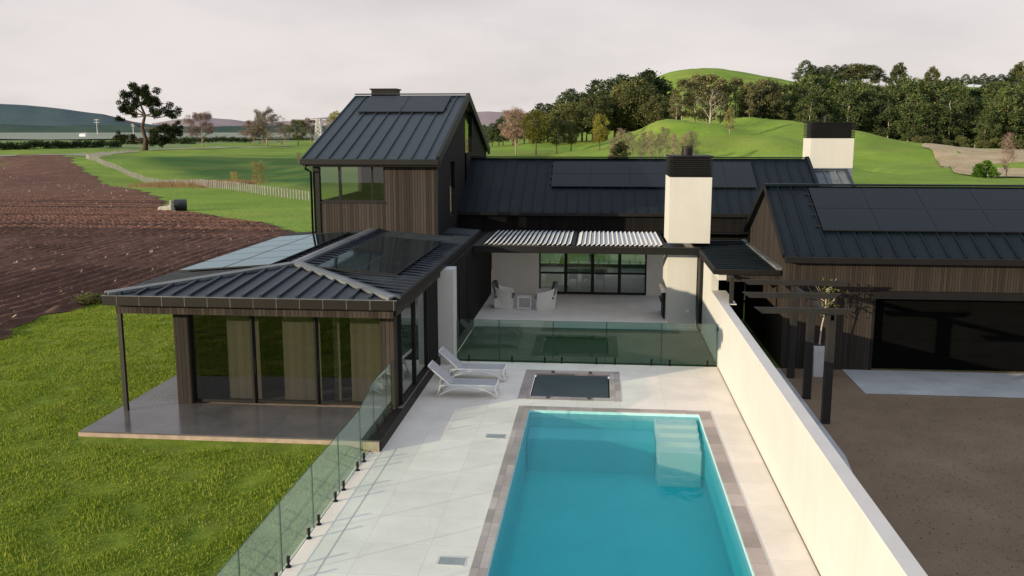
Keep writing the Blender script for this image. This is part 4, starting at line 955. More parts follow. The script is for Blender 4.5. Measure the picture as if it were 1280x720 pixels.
def armchair(x, y, face, label):   # face +1 looks to +x
    root = empty('wicker_armchair', (x,y,.26), label, 'armchair', 'pair of wicker armchairs on the patio')
    root.scale = (1.18,1.12,1.15)
    f = face; z0 = .26; w = .40
    mb = MB()
    # flared basket body: U shaped shell lofted in three levels
    def ring(zv, k, hgt):
        pts = []
        for i in range(17):
            t = -1+2*i/16; ang = math.pi/2*t*1.0
            px_ = -math.cos(ang)*.38*k + .10; py_ = math.sin(ang)*.42*k
            if abs(t) > .55: px_ = px_+ (abs(t)-.55)*.62
            back = max(0, math.cos(ang))**1.6
            pts.append((x+f*px_, y+py_, z0+zv+hgt*back))
        return pts
    rings = [ring(0,.86,0),ring(.28,.93,0),ring(.55,1.0,.03),ring(.62,1.06,.22)]
    inner = [ring(.62,.94,.20),ring(.45,.84,.0),ring(.40,.80,0)]
    allr = rings+inner; vs = [p for r_ in allr for p in r_]
    mb.add(vs, [(j*17+i,j*17+i+1,(j+1)*17+i+1,(j+1)*17+i) for j in range(len(allr)-1) for i in range(16)])
    mb.box(min(x-f*.22,x+f*.42),max(x-f*.22,x+f*.42),y-.33,y+.33,z0+.02,z0+.36)
    M_ = M['wicker']; mb.build('body', M_, root, smooth=False)
    mb = MB(); mb.box(min(x-f*.2,x+f*.44),max(x-f*.2,x+f*.44),y-.30,y+.30,z0+.365,z0+.48); mb.build('seat_cushion','cushg',root,bevel=.04)
    mb = MB(); mb.hull8([(x-f*.22,y-.28,z0+.48),(x-f*.06,y-.28,z0+.48),(x-f*.06,y+.28,z0+.48),(x-f*.22,y+.28,z0+.48)],[(x-f*.34,y-.26,z0+.93),(x-f*.20,y-.26,z0+.93),(x-f*.20,y+.26,z0+.93),(x-f*.34,y+.26,z0+.93)]); mb.build('back_cushion','cushg',root,bevel=.05)
    mb = MB(); mb.bar((x-f*.12,y-.1,z0+.52),(x-f*.22,y-.05,z0+.98),.38,.12,Vector((f,0,0))); mb.build('scatter_cushion','cush',root,bevel=.05)
M['wicker'] = m_tiles('white_wicker', (.80,.78,.75), 5, 5, .001, .05, .9, 0, 0, .7, .1)
M['cushg'] = m_plain('grey_cushion', (.16,.15,.15), .95, 0, .15, 4)
_m = M['wicker']; nt = _m.node_tree
armchair(-3.92, 36.75, 1, 'white wicker armchair with grey cushions on the left of the patio')
armchair(-2.0, 36.65, -1, 'white wicker armchair with dark cushions right of the side table')
sx, sy = -2.98, 36.75
st_ = empty('side_table', (sx,sy,.26), 'small white open cube side table between the wicker armchairs', 'side table')
mb = MB(); mb.box(sx-.28,sx+.28,sy-.24,sy+.24,.70,.74); mb.build('table_top','lounge_white',st_,bevel=.005)
for a in (-.26,.26):
    for b in (-.22,.22): mb = MB(); mb.box(sx+a-.02,sx+a+.02,sy+b-.02,sy+b+.02,.30,.70); mb.build('leg','lounge_white',st_)
mb = MB(); mb.box(sx-.28,sx+.28,sy-.24,sy+.24,.262,.30); mb.build('base','lounge_white',st_)
# dining set behind the glazing
dx_, dy_ = -.6, 42.3
dt = empty('dining_table', (dx_,dy_,.26), 'white dining table seen through the glazed doors of the main house', 'table')
mb = MB(); mb.box(dx_-1.0,dx_+1.0,dy_-.45,dy_+.45,.98,1.03); mb.build('table_top','lounge_white',dt)
for a in (-.85,.85):
    for b in (-.36,.36): mb = MB(); mb.box(dx_+a-.035,dx_+a+.035,dy_+b-.035,dy_+b+.035,.26,.98); mb.build('leg','lounge_white',dt)
def dchair(x, y, lab):
    r_ = empty('dining_chair', (x,y,.26), lab, 'chair', 'white chairs around the dining table')
    mb = MB(); mb.box(x-.21,x+.21,y-.21,y+.21,.70,.75); mb.build('seat','lounge_white',r_,bevel=.01)
    mb = MB(); mb.box(x-.20,x+.20,y-.23,y-.20,.76,1.16); mb.build('backrest','lounge_white',r_,bevel=.01)
    for a in (-.18,.18):
        for b in (-.18,.18): mb = MB(); mb.tube([(x+a,y+b,.26),(x+a*.9,y+b*.9,.70)],.018,6); mb.build('leg','lounge_white',r_)
dchair(dx_-.55, dy_-.62, 'white dining chair at the left of the table behind the glass doors')
dchair(dx_+.05, dy_-.62, 'white dining chair at the middle of the table behind the glass doors')
dchair(dx_+.65, dy_-.62, 'white dining chair at the right of the table behind the glass doors')

# ------------------------------------------------------------ trees
def limb_tree(mb, base, h, r0, n_limb, spread, up=.6, start=.35, twist=.08, depth=2, seedp=0):
    tips = []
    rnd = random.Random(seedp)
    pts = []; rads = []; k = 8
    for i in range(k+1):
        t = i/k; pts.append(Vector((base.x+rnd.gauss(0,twist)*h*.25*t, base.y+rnd.gauss(0,twist)*h*.25*t, base.z+h*t))); rads.append(r0*(1-t*.85))
    mb.tube(pts, rads, 7)
    for j in range(n_limb):
        t = start+(1-start)*(j+rnd.random()*.6)/n_limb; i = min(int(t*k), k-1); p = pts[i].lerp(pts[i+1], t*k-i)
        a = j*2.4+rnd.random(); ln_ = spread*(1.0-.45*(t-start)/(1-start))*(.7+.5*rnd.random())
        d = Vector((math.cos(a), math.sin(a), up*(.6+.8*rnd.random())))
        q = p+d*ln_*.5+Vector((0,0,.05*ln_)); e = p+d*ln_+Vector((0,0,.2*ln_*up))
        mb.tube([p,q,e],[r0*.42*(1-t*.6),r0*.26*(1-t*.6),r0*.08],5); tips += [q, e]
        if depth > 1:
            for m_ in range(5):
                d2 = (d+Vector((rnd.gauss(0,.7),rnd.gauss(0,.7),rnd.gauss(.2,.5)))).normalized()*ln_*.5
                s_ = q.lerp(e, m_/5); e2 = s_+d2; mb.tube([s_,s_+d2*.5+Vector((0,0,.02*h)),e2],[r0*.13,r0*.08,r0*.03],4); tips.append(e2)
                if depth > 2:
                    for _ in range(4):
                        d3 = (d2.normalized()+Vector((rnd.gauss(0,.6),rnd.gauss(0,.6),rnd.gauss(.2,.5)))).normalized()*ln_*.3
                        mb.tube([e2,e2+d3],[r0*.045,r0*.015],3); tips.append(e2+d3)
    return tips, pts
def leaves(name, mat, centers, radii, n, size, parent, flat=.8, seed=0, twig=False):
    g_ = np.random.default_rng(seed); C_ = np.array([tuple(c) for c in centers]); Rr_ = np.array(radii)
    w = Rr_**2; k = g_.choice(len(C_), n, p=w/w.sum())
    d = g_.normal(size=(n,3)); d /= np.linalg.norm(d,axis=1)[:,None]; rr = g_.random(n)**.45
    p = C_[k]+d*(Rr_[k]*rr)[:,None]*np.array([1,1,flat])
    p += g_.normal(size=(n,3))*size*.6
    u = g_.normal(size=(n,3)); u /= np.linalg.norm(u,axis=1)[:,None]
    if not twig: u = u*.6+d*.6+np.array([0,0,.1])
    v = np.cross(u, g_.normal(size=(n,3))); v /= np.linalg.norm(v,axis=1)[:,None]; u /= np.linalg.norm(u,axis=1)[:,None]
    s = (size*(.6+.8*g_.random(n)))[:,None]; ww_ = .10 if twig else .55
    V = np.stack([p-u*s, p+v*s*ww_, p+u*s*.9, p-v*s*ww_],1).reshape(-1,3)
    return raw_mesh(name, V, np.arange(4*n).reshape(-1,4), mat, parent)
def unit_crown_pine(rnd, kind):
    """clump centres/radii in a tree of height 1"""
    cs, rs = [], []
    if kind == 'cone':
        for i in range(46):
            t = i/45; z = .22+.74*t; r_ = .20*(1-t)**.7*(.75+.5*rnd.random())+.02; a = i*2.4+rnd.random()
            cs.append(Vector((math.cos(a)*r_, math.sin(a)*r_, z))); rs.append(.085*(1-.55*t))
    elif kind == 'round':
        for i in range(44):
            a = rnd.random()*6.28; z = rnd.random(); rr = .27*math.sqrt(max(0,1-(2*z-1)**2))*(.55+.5*rnd.random())
            cs.append(Vector((math.cos(a)*rr, math.sin(a)*rr, .28+.64*z))); rs.append(.06+.05*rnd.random())
    elif kind == 'tall':
        for i in range(48):
            t = rnd.random(); z = .17+.74*t; r_ = .23*math.sin(math.pi*min(1,.20+t*.74))*(.4+.8*rnd.random()); a = rnd.random()*6.28
            cs.append(Vector((math.cos(a)*r_, math.sin(a)*r_, z))); rs.append(.05+.045*rnd.random())
    elif kind == 'bush':
        for i in range(40):
            a = rnd.random()*6.28; z = rnd.random(); rr = .50*math.sqrt(max(0,1-z**2))*(.5+.5*rnd.random())
            cs.append(Vector((math.cos(a)*rr, math.sin(a)*rr, .08+.82*z))); rs.append(.10+.07*rnd.random())
    return cs, rs
PROTO = {}
def make_proto(key, crown, mat, bark, n, size, seed, nl=9, spread=.2, start=.3, up=.4, r0=.016):
    rnd = random.Random(seed)
    e = empty(key, (0,0,0)); mb = MB()
    limb_tree(mb, Vector((0,0,-.03)), .92 if crown != 'bush' else .6, r0, nl, spread, up, start, .05, 1, seed)
    mb.build('trunk', bark, e, smooth=True)
    cs, rs = unit_crown_pine(rnd, crown); leaves('crown', mat, cs, rs, n, size, e, .85, seed)
    PROTO.setdefault(key, []).append(e)
for s_ in range(3):
    make_proto('pine_tree', 'cone', 'pine2', 'bark_d', 3800, .017, 11+s_)
    make_proto('belt_pine', 'tall', 'pine', 'bark_w' if s_==0 else 'bark_p', 3600, .017, 31+s_)
    make_proto('broadleaf_tree', 'round', 'bushd', 'bark_d', 4200, .017, 41+s_)
for s_ in range(2):
    make_proto('gum_tree', 'tall', 'euc', 'bark_w', 3000, .018, 51+s_, 9, .2, .4, .6, .014)
    make_proto('willow_tree', 'round', 'willow', 'bark_d', 3600, .018, 61+s_)
make_proto('round_bush', 'bush', 'bushg', 'bark_d', 4200, .035, 71, 6, .3, .1, .5, .03)
make_proto('shrub', 'bush', 'bushd', 'bark_d', 4200, .035, 72, 6, .3, .1, .5, .03)
# bare trees
def bare_proto(key, bark, mat, seed, n, spread=.32, up=.9, start=.15, r0=.018, tw=.02, nl=14):
    e = empty(key, (0,0,0)); mb = MB(); tips, pts = limb_tree(mb, Vector((0,0,-.02)), .85, r0, nl, spread, up, start, .10, 3, seed)
    mb.build('trunk', bark, e, smooth=True)
    if n: leaves('crown', mat, tips, [.05]*len(tips), n, tw, e, 1, seed, twig=True)
    PROTO.setdefault(key, []).append(e)
bare_proto('bare_tree', 'bark_p', 'twigs', 81, 9000, tw=.03); bare_proto('bare_tree', 'bark_p', 'twigs_g', 82, 8000, tw=.03)
bare_proto('white_bare_tree', 'bark_w', 'twigs_g', 83, 0, .40, .8, .12, .022)
bare_proto('bare_sapling', 'bark_p', 'twigs', 84, 1500, .11, 2.2, .08, .010, .03, 18)
bare_proto('ochre_sapling', 'twig_y', 'twigs_y', 85, 2200, .16, 2.2, .03, .010, .03, 18)
firsts = set()
def plant(key, x, y, h, name, label, cat, group=None, var=None, wide=1.0, sink=0.0):
    ps = PROTO[key]; p = ps[var if var is not None else random.randrange(len(ps))]
    if 'first' not in p: p['first'] = 1; o = p
    else: o = copy_tree(p)
    if 'first' in o and o is not p: del o['first']
    o.name = name; o.location = (x, y, float(terr(x, y))-sink); o.scale = (h*wide, h*wide, h); o.rotation_euler = (0, 0, random.random()*6.28)
    tag(o, label, cat, group); return o
def bplant(key, px, D, ytop, name, label, cat, group=None, var=None, wide=1.0, minh=2):
    d = ray(px, 162.4); x = d.x*D/d.y; z = CAM_H+(162.4-ytop)/1150*D*1.0; h = max(minh, z-float(terr(x, D)))
    return plant(key, x, D, h, name, label, cat, group, var, wide)
# skyline mass left of the green hill top
G1 = 'dark pines on the slope left of the green hill top'
L1 = 'dark pine in the dense dark clump left of the green hill top'
top1 = [(612,150),(640,140),(660,136),(690,126),(700,117),(715,112),(730,112),(745,103),(760,100),(775,95),(790,93),(803,88),(815,92),(826,100)]
for px in range(604, 832, 9):
    yt = np.interp(px, [p[0] for p in top1], [p[1] for p in top1])+random.uniform(-2,6)
    bplant('pine_tree', px+random.uniform(-3,3), 340+random.uniform(-15,30), yt, 'pine_tree', L1, 'tree', G1, None, 1.5)
for px in range(640, 835, 13):
    yt = np.interp(px, [p[0] for p in top1], [p[1] for p in top1])+random.uniform(8,22)
    bplant('broadleaf_tree', px+random.uniform(-3,3), 318+random.uniform(-8,8), yt, 'broadleaf_tree', 'dark leafy tree at the foot of the pine clump left of the green hill top', 'tree', 'leafy trees at the foot of the pine clump', None, 1.3)
# isolated trees on the meadow
bplant('willow_tree', 670, 262, 137, 'willow_tree', 'round olive tree with yellowish top on the meadow, leftmost of the meadow trees', 'tree', None, 0, 1.15)
bplant('broadleaf_tree', 696, 265, 146, 'broadleaf_tree', 'round dark tree right beside the yellowish meadow tree', 'tree', None, 0, 1.2)
bplant('broadleaf_tree', 714, 268, 150, 'broadleaf_tree', 'dark round tree at the right end of the meadow tree group', 'tree', None, 1, 1.2)
bplant('bare_tree', 645, 270, 140, 'bare_tree', 'pinkish leafless tree left of the meadow tree group', 'tree', None, 0, 1.0)
bplant('willow_tree', 750, 258, 142, 'willow_tree', 'slender yellow-green tree standing before the dark pine clump', 'tree', None, 1, .9)
# gum trees and white dead tree right of the hill top
for px, D, yt, v in ((852,285,100,0),(868,290,93,1),(884,292,94,0),(900,300,98,1),(918,300,99,0),(936,296,103,1),(951,300,101,0),(845,280,118,1),(963,302,104,1)):
    bplant('gum_tree', px, D, yt, 'gum_tree', 'olive gum tree with pale trunk between the green hill top and the pine belt', 'tree', 'olive gum trees left of the pine belt', v, 1.25)
bplant('white_bare_tree', 887, 262, 117, 'dead_tree', 'bleached white leafless tree in front of the gum trees', 'tree', None, None, 1.3)
bplant('gum_tree', 912, 250, 132, 'gum_tree', 'lone slim pale-trunked tree on the slope right of the bleached tree', 'tree', None, 1, .7)
# pine belt: front, middle and back rows
G2 = 'belt of pines along the hillside behind the house'
def top2(px): return 4*math.sin(px*.11)+3*math.sin(px*.047+1)+ np.interp(px, [920,960,1000,1040,1100,1160,1220,1290], [104,100,99,98,101,103,103,102])
for row, (D, dy, lab) in enumerate(((300,26,'front row pine with pale bare trunk in the hillside belt'),(314,12,'middle row pine rising behind the front row of the hillside belt'),(332,2,'back row pine forming the top edge of the hillside belt'))):
    px = 936+row*3
    while px < 1310:
        bplant('belt_pine', px+random.uniform(-2.5,2.5), D+random.uniform(-6,6)+.02*(px-930), top2(px)+dy*(.3+1.3*random.random()), 'pine_tree', lab, 'tree', G2+', '+('front','middle','back')[row]+' row', None, 1.2)
        px += (11,10.5,9)[row]
px = 940
while px < 1300:
    bplant('shrub', px, 294+random.uniform(-3,3), 172+random.uniform(-4,5), 'undergrowth_bush', 'olive bush growing between the trunks at the foot of the hillside belt', 'bush', 'bushes at the foot of the hillside belt', None, 1.5, 1.5); px += random.uniform(9,26)
# trees on the skyline above the belt
for px, yt, k in ((1003,78,'pine_tree'),(1012,84,'pine_tree'),(1022,86,'pine_tree'),(1030,84,'pine_tree'),(1040,84,'pine_tree'),(1052,83,'pine_tree'),(1062,82,'broadleaf_tree'),(1072,83,'broadleaf_tree'),(1085,84,'broadleaf_tree'),(1095,90,'pine_tree')):
    bplant(k, px, 572, yt+2, k, 'dark tree of the clump standing highest above the pine belt', 'tree', 'trees on the skyline above the belt', None, 2.1)
bplant('shrub', 1119, 572, 84, 'broadleaf_tree', 'round-headed tree on the skyline right of the dark clump', 'tree', None, None, .85)
bplant('shrub', 1160, 572, 89, 'broadleaf_tree', 'round-headed skyline tree, middle of three above the belt', 'tree', None, None, .9)
bplant('shrub', 1268, 572, 84, 'broadleaf_tree', 'round-headed skyline tree at the right edge of the view', 'tree', None, None, .8)
for px in range(1180, 1262, 11):
    bplant('pine_tree', px, 572, 99+random.uniform(-3,3), 'pine_tree', 'low dark skyline pine between the round-headed trees', 'tree', 'low pines on the skyline between round trees', None, 2.3)
# saplings on the meadow
for i, px in enumerate((768,779,790,802,812,823,834,845,856,866)):
    bplant('bare_sapling', px+random.uniform(-2,2), 205+random.uniform(-14,14), 163+random.uniform(-5,8), 'bare_sapling', 'tall leafless pinkish sapling in the row behind the roof ridge', 'tree', 'leafless saplings in a row on the meadow', None, 1.4)
bplant('shrub', 776, 200, 176, 'shrub', 'olive scrubby bush beside the leafless saplings', 'bush', None, None, 1.0, 2.5)
bplant('bare_sapling', 1263, 150, 165, 'bare_sapling', 'single bare sapling standing by the tan bank', 'tree', None, None, 1.2)
# left side
big = onz(186,188)
e = empty('old_pine', (-171,336,float(terr(-171,336))), 'large old pine with layered dark crown standing alone beside the field track', 'tree')
mb = MB(); H_ = 24.5; bx_, by_, bz = -171, 336, float(terr(-171,336))
trunk = [(0,0,-.3),(.6,0,4),(-.6,0,8.5),(.9,0,13),(-.6,0,17),(-1.5,0,20.5)]
mb.tube([(bx_+a,by_+b,bz+c) for a,b,c in trunk],[1.15,.8,.65,.5,.32,.12],9)
cl = [(-2,0,22.3,2.9),(1.5,1,22.8,2.3),(-4.5,0,19.6,2.7),(3.6,0,20.2,2.9),(-6.3,1,16.8,2.6),(6.0,0,17.6,2.8),(9.0,1,14.9,2.8),(11.5,0,13.2,2.0),(-8.2,0,15.0,1.9),(6.3,-1,13.6,2.0),(-4.5,1,13.4,1.7),(9.0,0,7.6,2.9),(12.3,1,6.5,2.2),(5.6,0,6.2,2.8),(13.5,0,9.0,1.6),(2.2,0,17.8,1.8),(-9.4,0,11.5,1.5),(-3.0,-1,16.9,1.8),(4.0,1,4.2,2.4),(8.5,0,4.6,2.4),(-8.5,0,5.4,1.7),(-11,1,4.8,1.2),(0,1,20.3,1.8),(-5.5,0,4.2,1.6)]
for cx0, cy0, cz0, r_ in cl:
    cz0 = cz0; tb_ = min(trunk, key=lambda t: abs(t[2]-(cz0-1.8))); mb.tube([(bx_+tb_[0],by_+tb_[1],bz+tb_[2]),(bx_+(tb_[0]+cx0)/2,by_+cy0/2,bz+cz0-1.0),(bx_+cx0,by_+cy0,bz+cz0)],[.30,.2,.08],5)
mb.build('trunk','bark_d',e,smooth=True)
cs = []; rs = []
for cx0, cy0, cz0, r_ in cl:
    for _ in range(6): cs.append((cx0+random.gauss(0,r_*.45),cy0+random.gauss(0,r_*.6),cz0+random.gauss(0,r_*.42))); rs.append(r_*.6)
leaves('crown','bigpine',cs,rs,26000,.28,e,.85,5)
def lplant(key, px, ybase, ytop, name, label, cat, var=None, wide=1.0, group=None):
    p = onz(px, ybase); D = p.y; return bplant(key, px, D, ytop, name, label, cat, group, var, wide, .5)
lplant('bare_tree',252,184.5,143,'bare_tree','pinkish leafless tree alone right of the old pine','tree',0,1.15)
lplant('bare_tree',316,182,152,'bare_tree','small leafless tree leftmost of the far paddock clump','tree',0,1.1)
lplant('bare_tree',333,182,140,'bare_tree','tall grey leafless tree in the far paddock clump','tree',1,1.15)
lplant('pine_tree',324,180,140,'pine_tree','dark narrow pine behind the leafless paddock clump','tree',0,.9)
lplant('bare_tree',355,182.5,156,'bare_tree','low leafless tree right of the paddock clump','tree',1,1.1)
lplant('broadleaf_tree',372,183,148,'broadleaf_tree','olive leafy tree beside the lattice pylon','tree',2,1.3)
lplant('willow_tree',420,186,138,'willow_tree','yellow-green tree beside the tower roof edge','tree',0,.9)
lplant('bare_tree',388,182,150,'bare_tree','leafless tree between the olive tree and the pylon','tree',0,1.0)
lplant('ochre_sapling',320,236,203,'ochre_sapling','bare ochre shrub growing at the paddock fence','bush',0,1.4)
lplant('ochre_sapling',290,230,216,'ochre_sapling','small reddish bare shrub left of the ochre one at the paddock fence','bush',0,1.8)
lplant('bare_sapling',372,207,190,'bare_sapling','thin leafless sapling in the paddock near the tower','tree',0,1.6)
# hedge rows (each a thing)
def hedge(px0, px1, yb, yt, lab, name='hedge', mat='pine2', dens=7000, dy=0):
    a = onz(px0, yb); b = onz(px1, yb+dy); e = empty(name, ((a.x+b.x)/2,(a.y+b.y)/2,0), lab, 'hedge')
    h = (yb-yt)/1150*a.y; cs = []; rs = []; k = int((b-a).length/ (h*.6))+2
    for i in range(k):
        p = a.lerp(b, i/(k-1)); cs.append(p-Vector(e.location)+Vector((random.gauss(0,.3),random.gauss(0,.5),h*.45+float(terr(p.x,p.y))+random.gauss(0,h*.08)))); rs.append(h*.55)
    leaves('foliage', mat, cs, rs, dens, h*.11, e, .9, 3); return e
M['hedgeg'] = m_leaf('hedge_foliage', (.022,.04,.018), (.045,.07,.028), (.08,.105,.045))
hedge(-70,148,188,176,'long dark hedge at the left edge along the farm track',mat='hedgeg',dens=9000,dy=-4)
hedge(150,240,181,172,'dark hedge behind the old pine',mat='hedgeg',dens=4000)
hedge(240,312,178.5,171.5,'dark hedge between the lone leafless tree and the paddock clump',mat='hedgeg',dens=3000)
hedge(225,410,176,170,'low green hedge along the far side of the paddock',mat='hedgeg',dens=3000)
# rushes along the ditch
n = 5200; cx0 = rng.random(n); xx = np.interp(cx0,[0,1],[onz(196,222).x,onz(300,229).x]); yy_ = np.interp(cx0,[0,1],[onz(196,222).y,onz(300,229).y])+rng.normal(size=n)*4.0+1.5*np.sin(cx0*30)
xx = xx+rng.normal(size=n)*1.0; hh = .35+.5*rng.random(n)
zz = terr(xx,yy_); le = rng.normal(size=(n,2))*.18; w_ = .05
tag(raw_mesh('dry_rushes', np.stack([np.stack([xx-w_,yy_,zz],-1),np.stack([xx+w_,yy_,zz],-1),np.stack([xx+le[:,0],yy_+le[:,1],zz+hh],-1)],1).reshape(-1,3), np.arange(3*n).reshape(-1,3),'reeds'),'strip of dry brown rushes along the ditch inside the paddock fence','rushes',kind='stuff')
# paddock fence
fp = [onz(*p) for p in ((400,252.5),(394,252),(330,243.5),(260,232.5),(205,222),(160,213),(130,208),(112,203.5),(108,201),(112,198.5),(125,195),(145,191.5),(160,190))]
fpath = [(p.x,p.y) for p in fp]; tot = sum(math.dist(a,b) for a,b in zip(fpath,fpath[1:]))
pf = empty('paddock_fence', (fpath[4][0],fpath[4][1],0), 'long wavy post and batten fence curving between field and paddock', 'fence')
pts = interp_line(fpath, int(tot/.15)); cnt = 0
rest = MB()
k = 0; s_acc = 0; placed = []
d_last = None; step = .55
for (x, y) in pts:
    need = .74 if y < 125 else (.95 if y < 190 else 1.6)
    if d_last is None or math.dist(d_last,(x,y)) >= need: placed.append((x,y)); d_last = (x,y)
for i, (x, y) in enumerate(placed):
    z = float(terr(x,y)); h = 1.02+random.uniform(-.05,.05); w = .095 if i % 6 else .13; lx = random.uniform(-.03,.03)
    mb = rest if i >= 99 else MB()
    mb.hull8([(x-w/2,y-w/2,z-.1),(x+w/2,y-w/2,z-.1),(x+w/2,y+w/2,z-.1),(x-w/2,y+w/2,z-.1)],[(x-w/2+lx,y-w/2,z+h),(x+w/2+lx,y-w/2,z+h),(x+w/2+lx,y+w/2,z+h),(x-w/2+lx,y+w/2,z+h)])
    if i < 99: mb.build('post','wood_post',pf)
o = rest.build('far_posts','wood_post',pf); o['kind'] = 'stuff'
mb = MB()
for zr in (.2,.4,.6,.8,.93):
    for a, b in zip(placed[::3], placed[3::3]): mb.bar((a[0],a[1],float(terr(*a))+zr),(b[0],b[1],float(terr(*b))+zr),.014,.014)
mb.build('wire','wire',pf)
# trough and drum
p = onz(208,264); t_ = empty('concrete_block', (p.x,p.y,0), 'low pale concrete trough lying at the edge of the ploughed field', 'trough')
mb = MB(); x, y, z = p.x, p.y, float(terr(p.x,p.y)); mb.hull8([(x-.75,y-.4,z-.1),(x+.75,y-.5,z-.1),(x+.75,y+.4,z-.1),(x-.75,y+.45,z-.1)],[(x-.62,y-.3,z+.42),(x+.62,y-.35,z+.62),(x+.6,y+.3,z+.6),(x-.6,y+.35,z+.40)]); mb.build('block','conc',t_,bevel=.06)
mb = MB(); mb.box(x+.42,x+.62,y-.2,y,z+.55,z+1.0); mb.build('stub_post','wood_post',t_,bevel=.02)
p = onz(226,263); x, y, z = p.x, p.y, float(terr(p.x,p.y)); t_ = empty('drum', (x,y,0), 'black drum lying beside the pale concrete trough', 'drum')
mb = MB(); mb.tube([(x-.5,y-.2,z+.5),(x-.48,y-.2,z+.5),(x+.52,y+.2,z+.5)],[.50,.54,.54],18); mb.build('barrel','rubber',t_,smooth=False,bevel=.02)
# clump of weeds by the roof corner
p = onz(112,378); x, y = p.x, p.y
plant('shrub', x, y, .42, 'weed_clump', 'low leafy weed clump at the corner of field and lawn', 'bush', None, None, 3.6)
# tan bank and bush on the right
def patch(name, pxs, mat, zoff=.12, sub=10):
    A_ = [tuple(onz(*p)[:2]) for p in pxs[0]]; B_ = [tuple(onz(*p)[:2]) for p in pxs[1]]
    return sheet(name, (interp_line(A_,24), interp_line(B_,24)), mat, zoff)
patch('dry_bank', ([(1150,200),(1165,196.5),(1200,195.5),(1240,197),(1290,195)],[(1172,203),(1195,219),(1230,222),(1262,223),(1290,224)]), 'tan', .15)
bb = onz(1232,224); plant('round_bush', bb.x, bb.y, 2.7, 'bush', 'dense bright green bush on the tan bank', 'bush', None, None, 1.25)
bb = onz(1218,224); plant('round_bush', bb.x, bb.y-1, 2.0, 'bush', 'lower green bush at the left foot of the dense one on the tan bank', 'bush', None, None, 1.2)
# power poles, pylon, far shed
def pole(px, yb, yt, lab, cross=True):
    p = onz(px, yb); h = (yb-yt)/1150*p.y; e = empty('power_pole', (p.x,p.y,0), lab, 'power pole')
    w = .45; mb = MB(); mb.tube([(p.x,p.y,0),(p.x,p.y,h)],[w,w*.6],8); mb.build('pole','steel_w',e)
    if cross:
        for zz in (.93,.78): mb = MB(); mb.bar((p.x-h*.17,p.y,h*zz),(p.x+h*.17,p.y,h*zz),w*.9,w*.9); mb.build('crossarm','steel_w',e)
pole(122,169,148,'tall white power pole with cross arms in front of the blue hill'); pole(167,169,154,'white power pole close to the left of the old pine')
p = onz(399,183); h = 34/1150*p.y; py = empty('lattice_pylon', (p.x,p.y,0), 'pale steel lattice pylon half hidden by the tower roof', 'pylon')
mb = MB(); w0_, w1_ = h*.14, h*.07
def cr(t, i, j): w_ = w0_*(1-t)+w1_*t; return Vector((p.x+i*w_, p.y+j*w_, h*t))
for i, j in ((-1,-1),(1,-1),(1,1),(-1,1)): mb.bar(cr(0,i,j),cr(1,i,j),.22)
for k in range(7):
    t0, t1 = k/7,(k+1)/7
    for a, b in (((-1,-1),(1,-1)),((1,-1),(1,1)),((1,1),(-1,1)),((-1,1),(-1,-1))): mb.bar(cr(t0,*a),cr(t1,*b),.16); mb.bar(cr(t0,*b),cr(t1,*a),.16); mb.bar(cr(t1,*a),cr(t1,*b),.16)
mb.build('lattice','steel_w',py)
for zz in (.82,.98): mb = MB(); mb.bar((p.x-h*.30,p.y,h*zz),(p.x+h*.30,p.y,h*zz),.3,.3); mb.build('crossarm','steel_w',py)
d = ray(105,163); k = 900/d.y; x, y = d.x*k, 900
sh = empty('far_shed', (x,y,0), 'tiny white shed far off below the blue hill', 'shed'); mb = MB(); mb.box(x-3.2,x+3.2,y-4,y+4,0,3.2); mb.build('wall','louvre',sh)
mb = MB(); mb.add([(x-3.4,y-4.3,3.2),(x+3.4,y-4.3,3.2),(x+3.4,y+4.3,3.2),(x-3.4,y+4.3,3.2),(x-3.4,y,4.4),(x+3.4,y,4.4)],[(0,1,5,4),(2,3,4,5),(0,4,3),(1,2,5),(0,3,2,1)]); mb.build('roof','steel_w',sh)

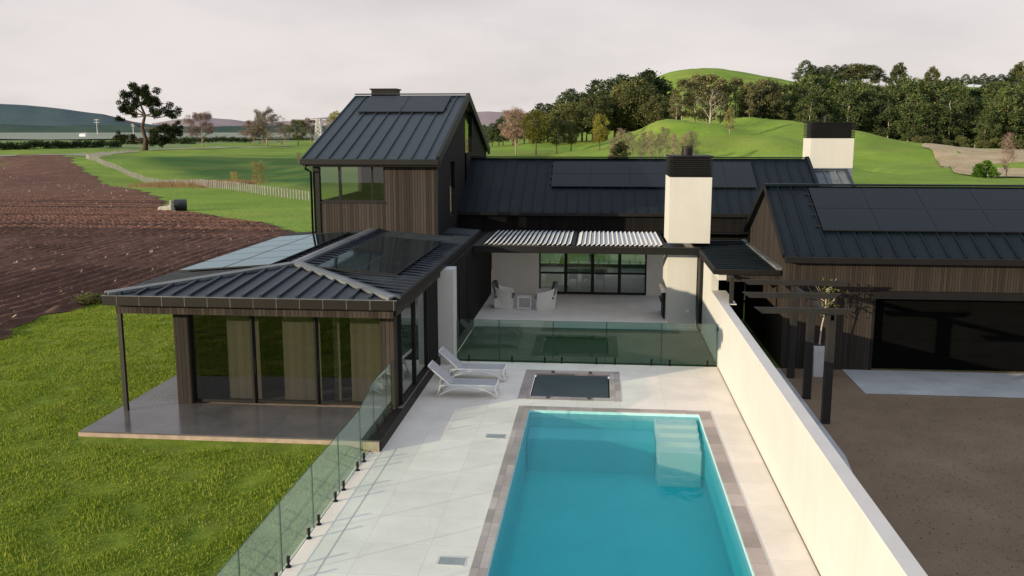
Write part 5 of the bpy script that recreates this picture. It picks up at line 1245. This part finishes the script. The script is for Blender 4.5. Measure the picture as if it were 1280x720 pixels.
# ------------------------------------------------------------ light, sky, camera
w = bpy.data.worlds.new('World'); scene.world = w; w.use_nodes = True; nt = w.node_tree; nt.nodes.clear()
out = N(nt,'ShaderNodeOutputWorld'); bg = N(nt,'ShaderNodeBackground')
sky = N(nt,'ShaderNodeTexSky', sky_type='NISHITA'); sky.sun_disc = False; sky.sun_elevation = SUN_EL; sky.sun_rotation = R(234); sky.air_density = 1.0; sky.dust_density = 2.0
tc = N(nt,'ShaderNodeTexCoord'); s = sep(nt, tc.outputs['Generated'])
elev = mth(nt,'MAXIMUM', s[2], .02)
pv = comb(nt, mth(nt,'DIVIDE',s[0],mth(nt,'ADD',elev,.25)), mth(nt,'DIVIDE',s[1],mth(nt,'ADD',elev,.25)), 0.0)
cl = nse(nt, pv, .9, 7, .55)
grad = ramp(nt, s[2], [(0.0,(7.95,7.35,7.1)),(.12,(7.8,7.3,7.25)),(.28,(5.6,5.35,5.45)),(.5,(5.7,6.3,7.1)),(1.0,(7.0,8.0,9.6))])
cloud = mixc(nt, .5, grad, ramp(nt, cl, [(.35,(.84,.85,.88)),(.62,(1.07,1.06,1.05))]), 'MULTIPLY')
cov = ramp(nt, cl, [(.25,(.80,.80,.80)),(.55,(.96,.96,.96))])
c = mixc(nt, cov, sky.outputs[0], cloud)
L(nt, c, bg.inputs['Color']); bg.inputs['Strength'].default_value = .105; L(nt, bg.outputs[0], out.inputs['Surface'])
sd = bpy.data.lights.new('sun', 'SUN'); sd.energy = 6.0; sd.angle = R(.6); sd.color = (1.0,.83,.58)
so = bpy.data.objects.new('sun', sd); col.objects.link(so)
dirv = Vector((math.cos(SUN_AZ)*math.cos(SUN_EL), math.sin(SUN_AZ)*math.cos(SUN_EL), -math.sin(SUN_EL)))
so.rotation_euler = dirv.to_track_quat('-Z','Y').to_euler()
cd = bpy.data.cameras.new('camera'); cd.sensor_width = 36; cd.lens = 36*FOC/1280; cd.clip_end = 30000; cd.clip_start = .1
co = bpy.data.objects.new('camera', cd); col.objects.link(co); co.location = (0,0,CAM_H); co.rotation_euler = (R(90)-PIT, 0, YAW); scene.camera = co
scene.view_settings.view_transform = 'Standard'; scene.view_settings.look = 'None'; scene.view_settings.exposure = 0; scene.view_settings.gamma = 1
scene.render.engine = 'CYCLES'
scene.cycles.transparent_max_bounces = 24; scene.cycles.max_bounces = 8
for k_, lst in PROTO.items():
    for e in lst:
        if 'first' in e: del e['first']; continue
        for ch in list(e.children): bpy.data.objects.remove(ch)
        bpy.data.objects.remove(e)
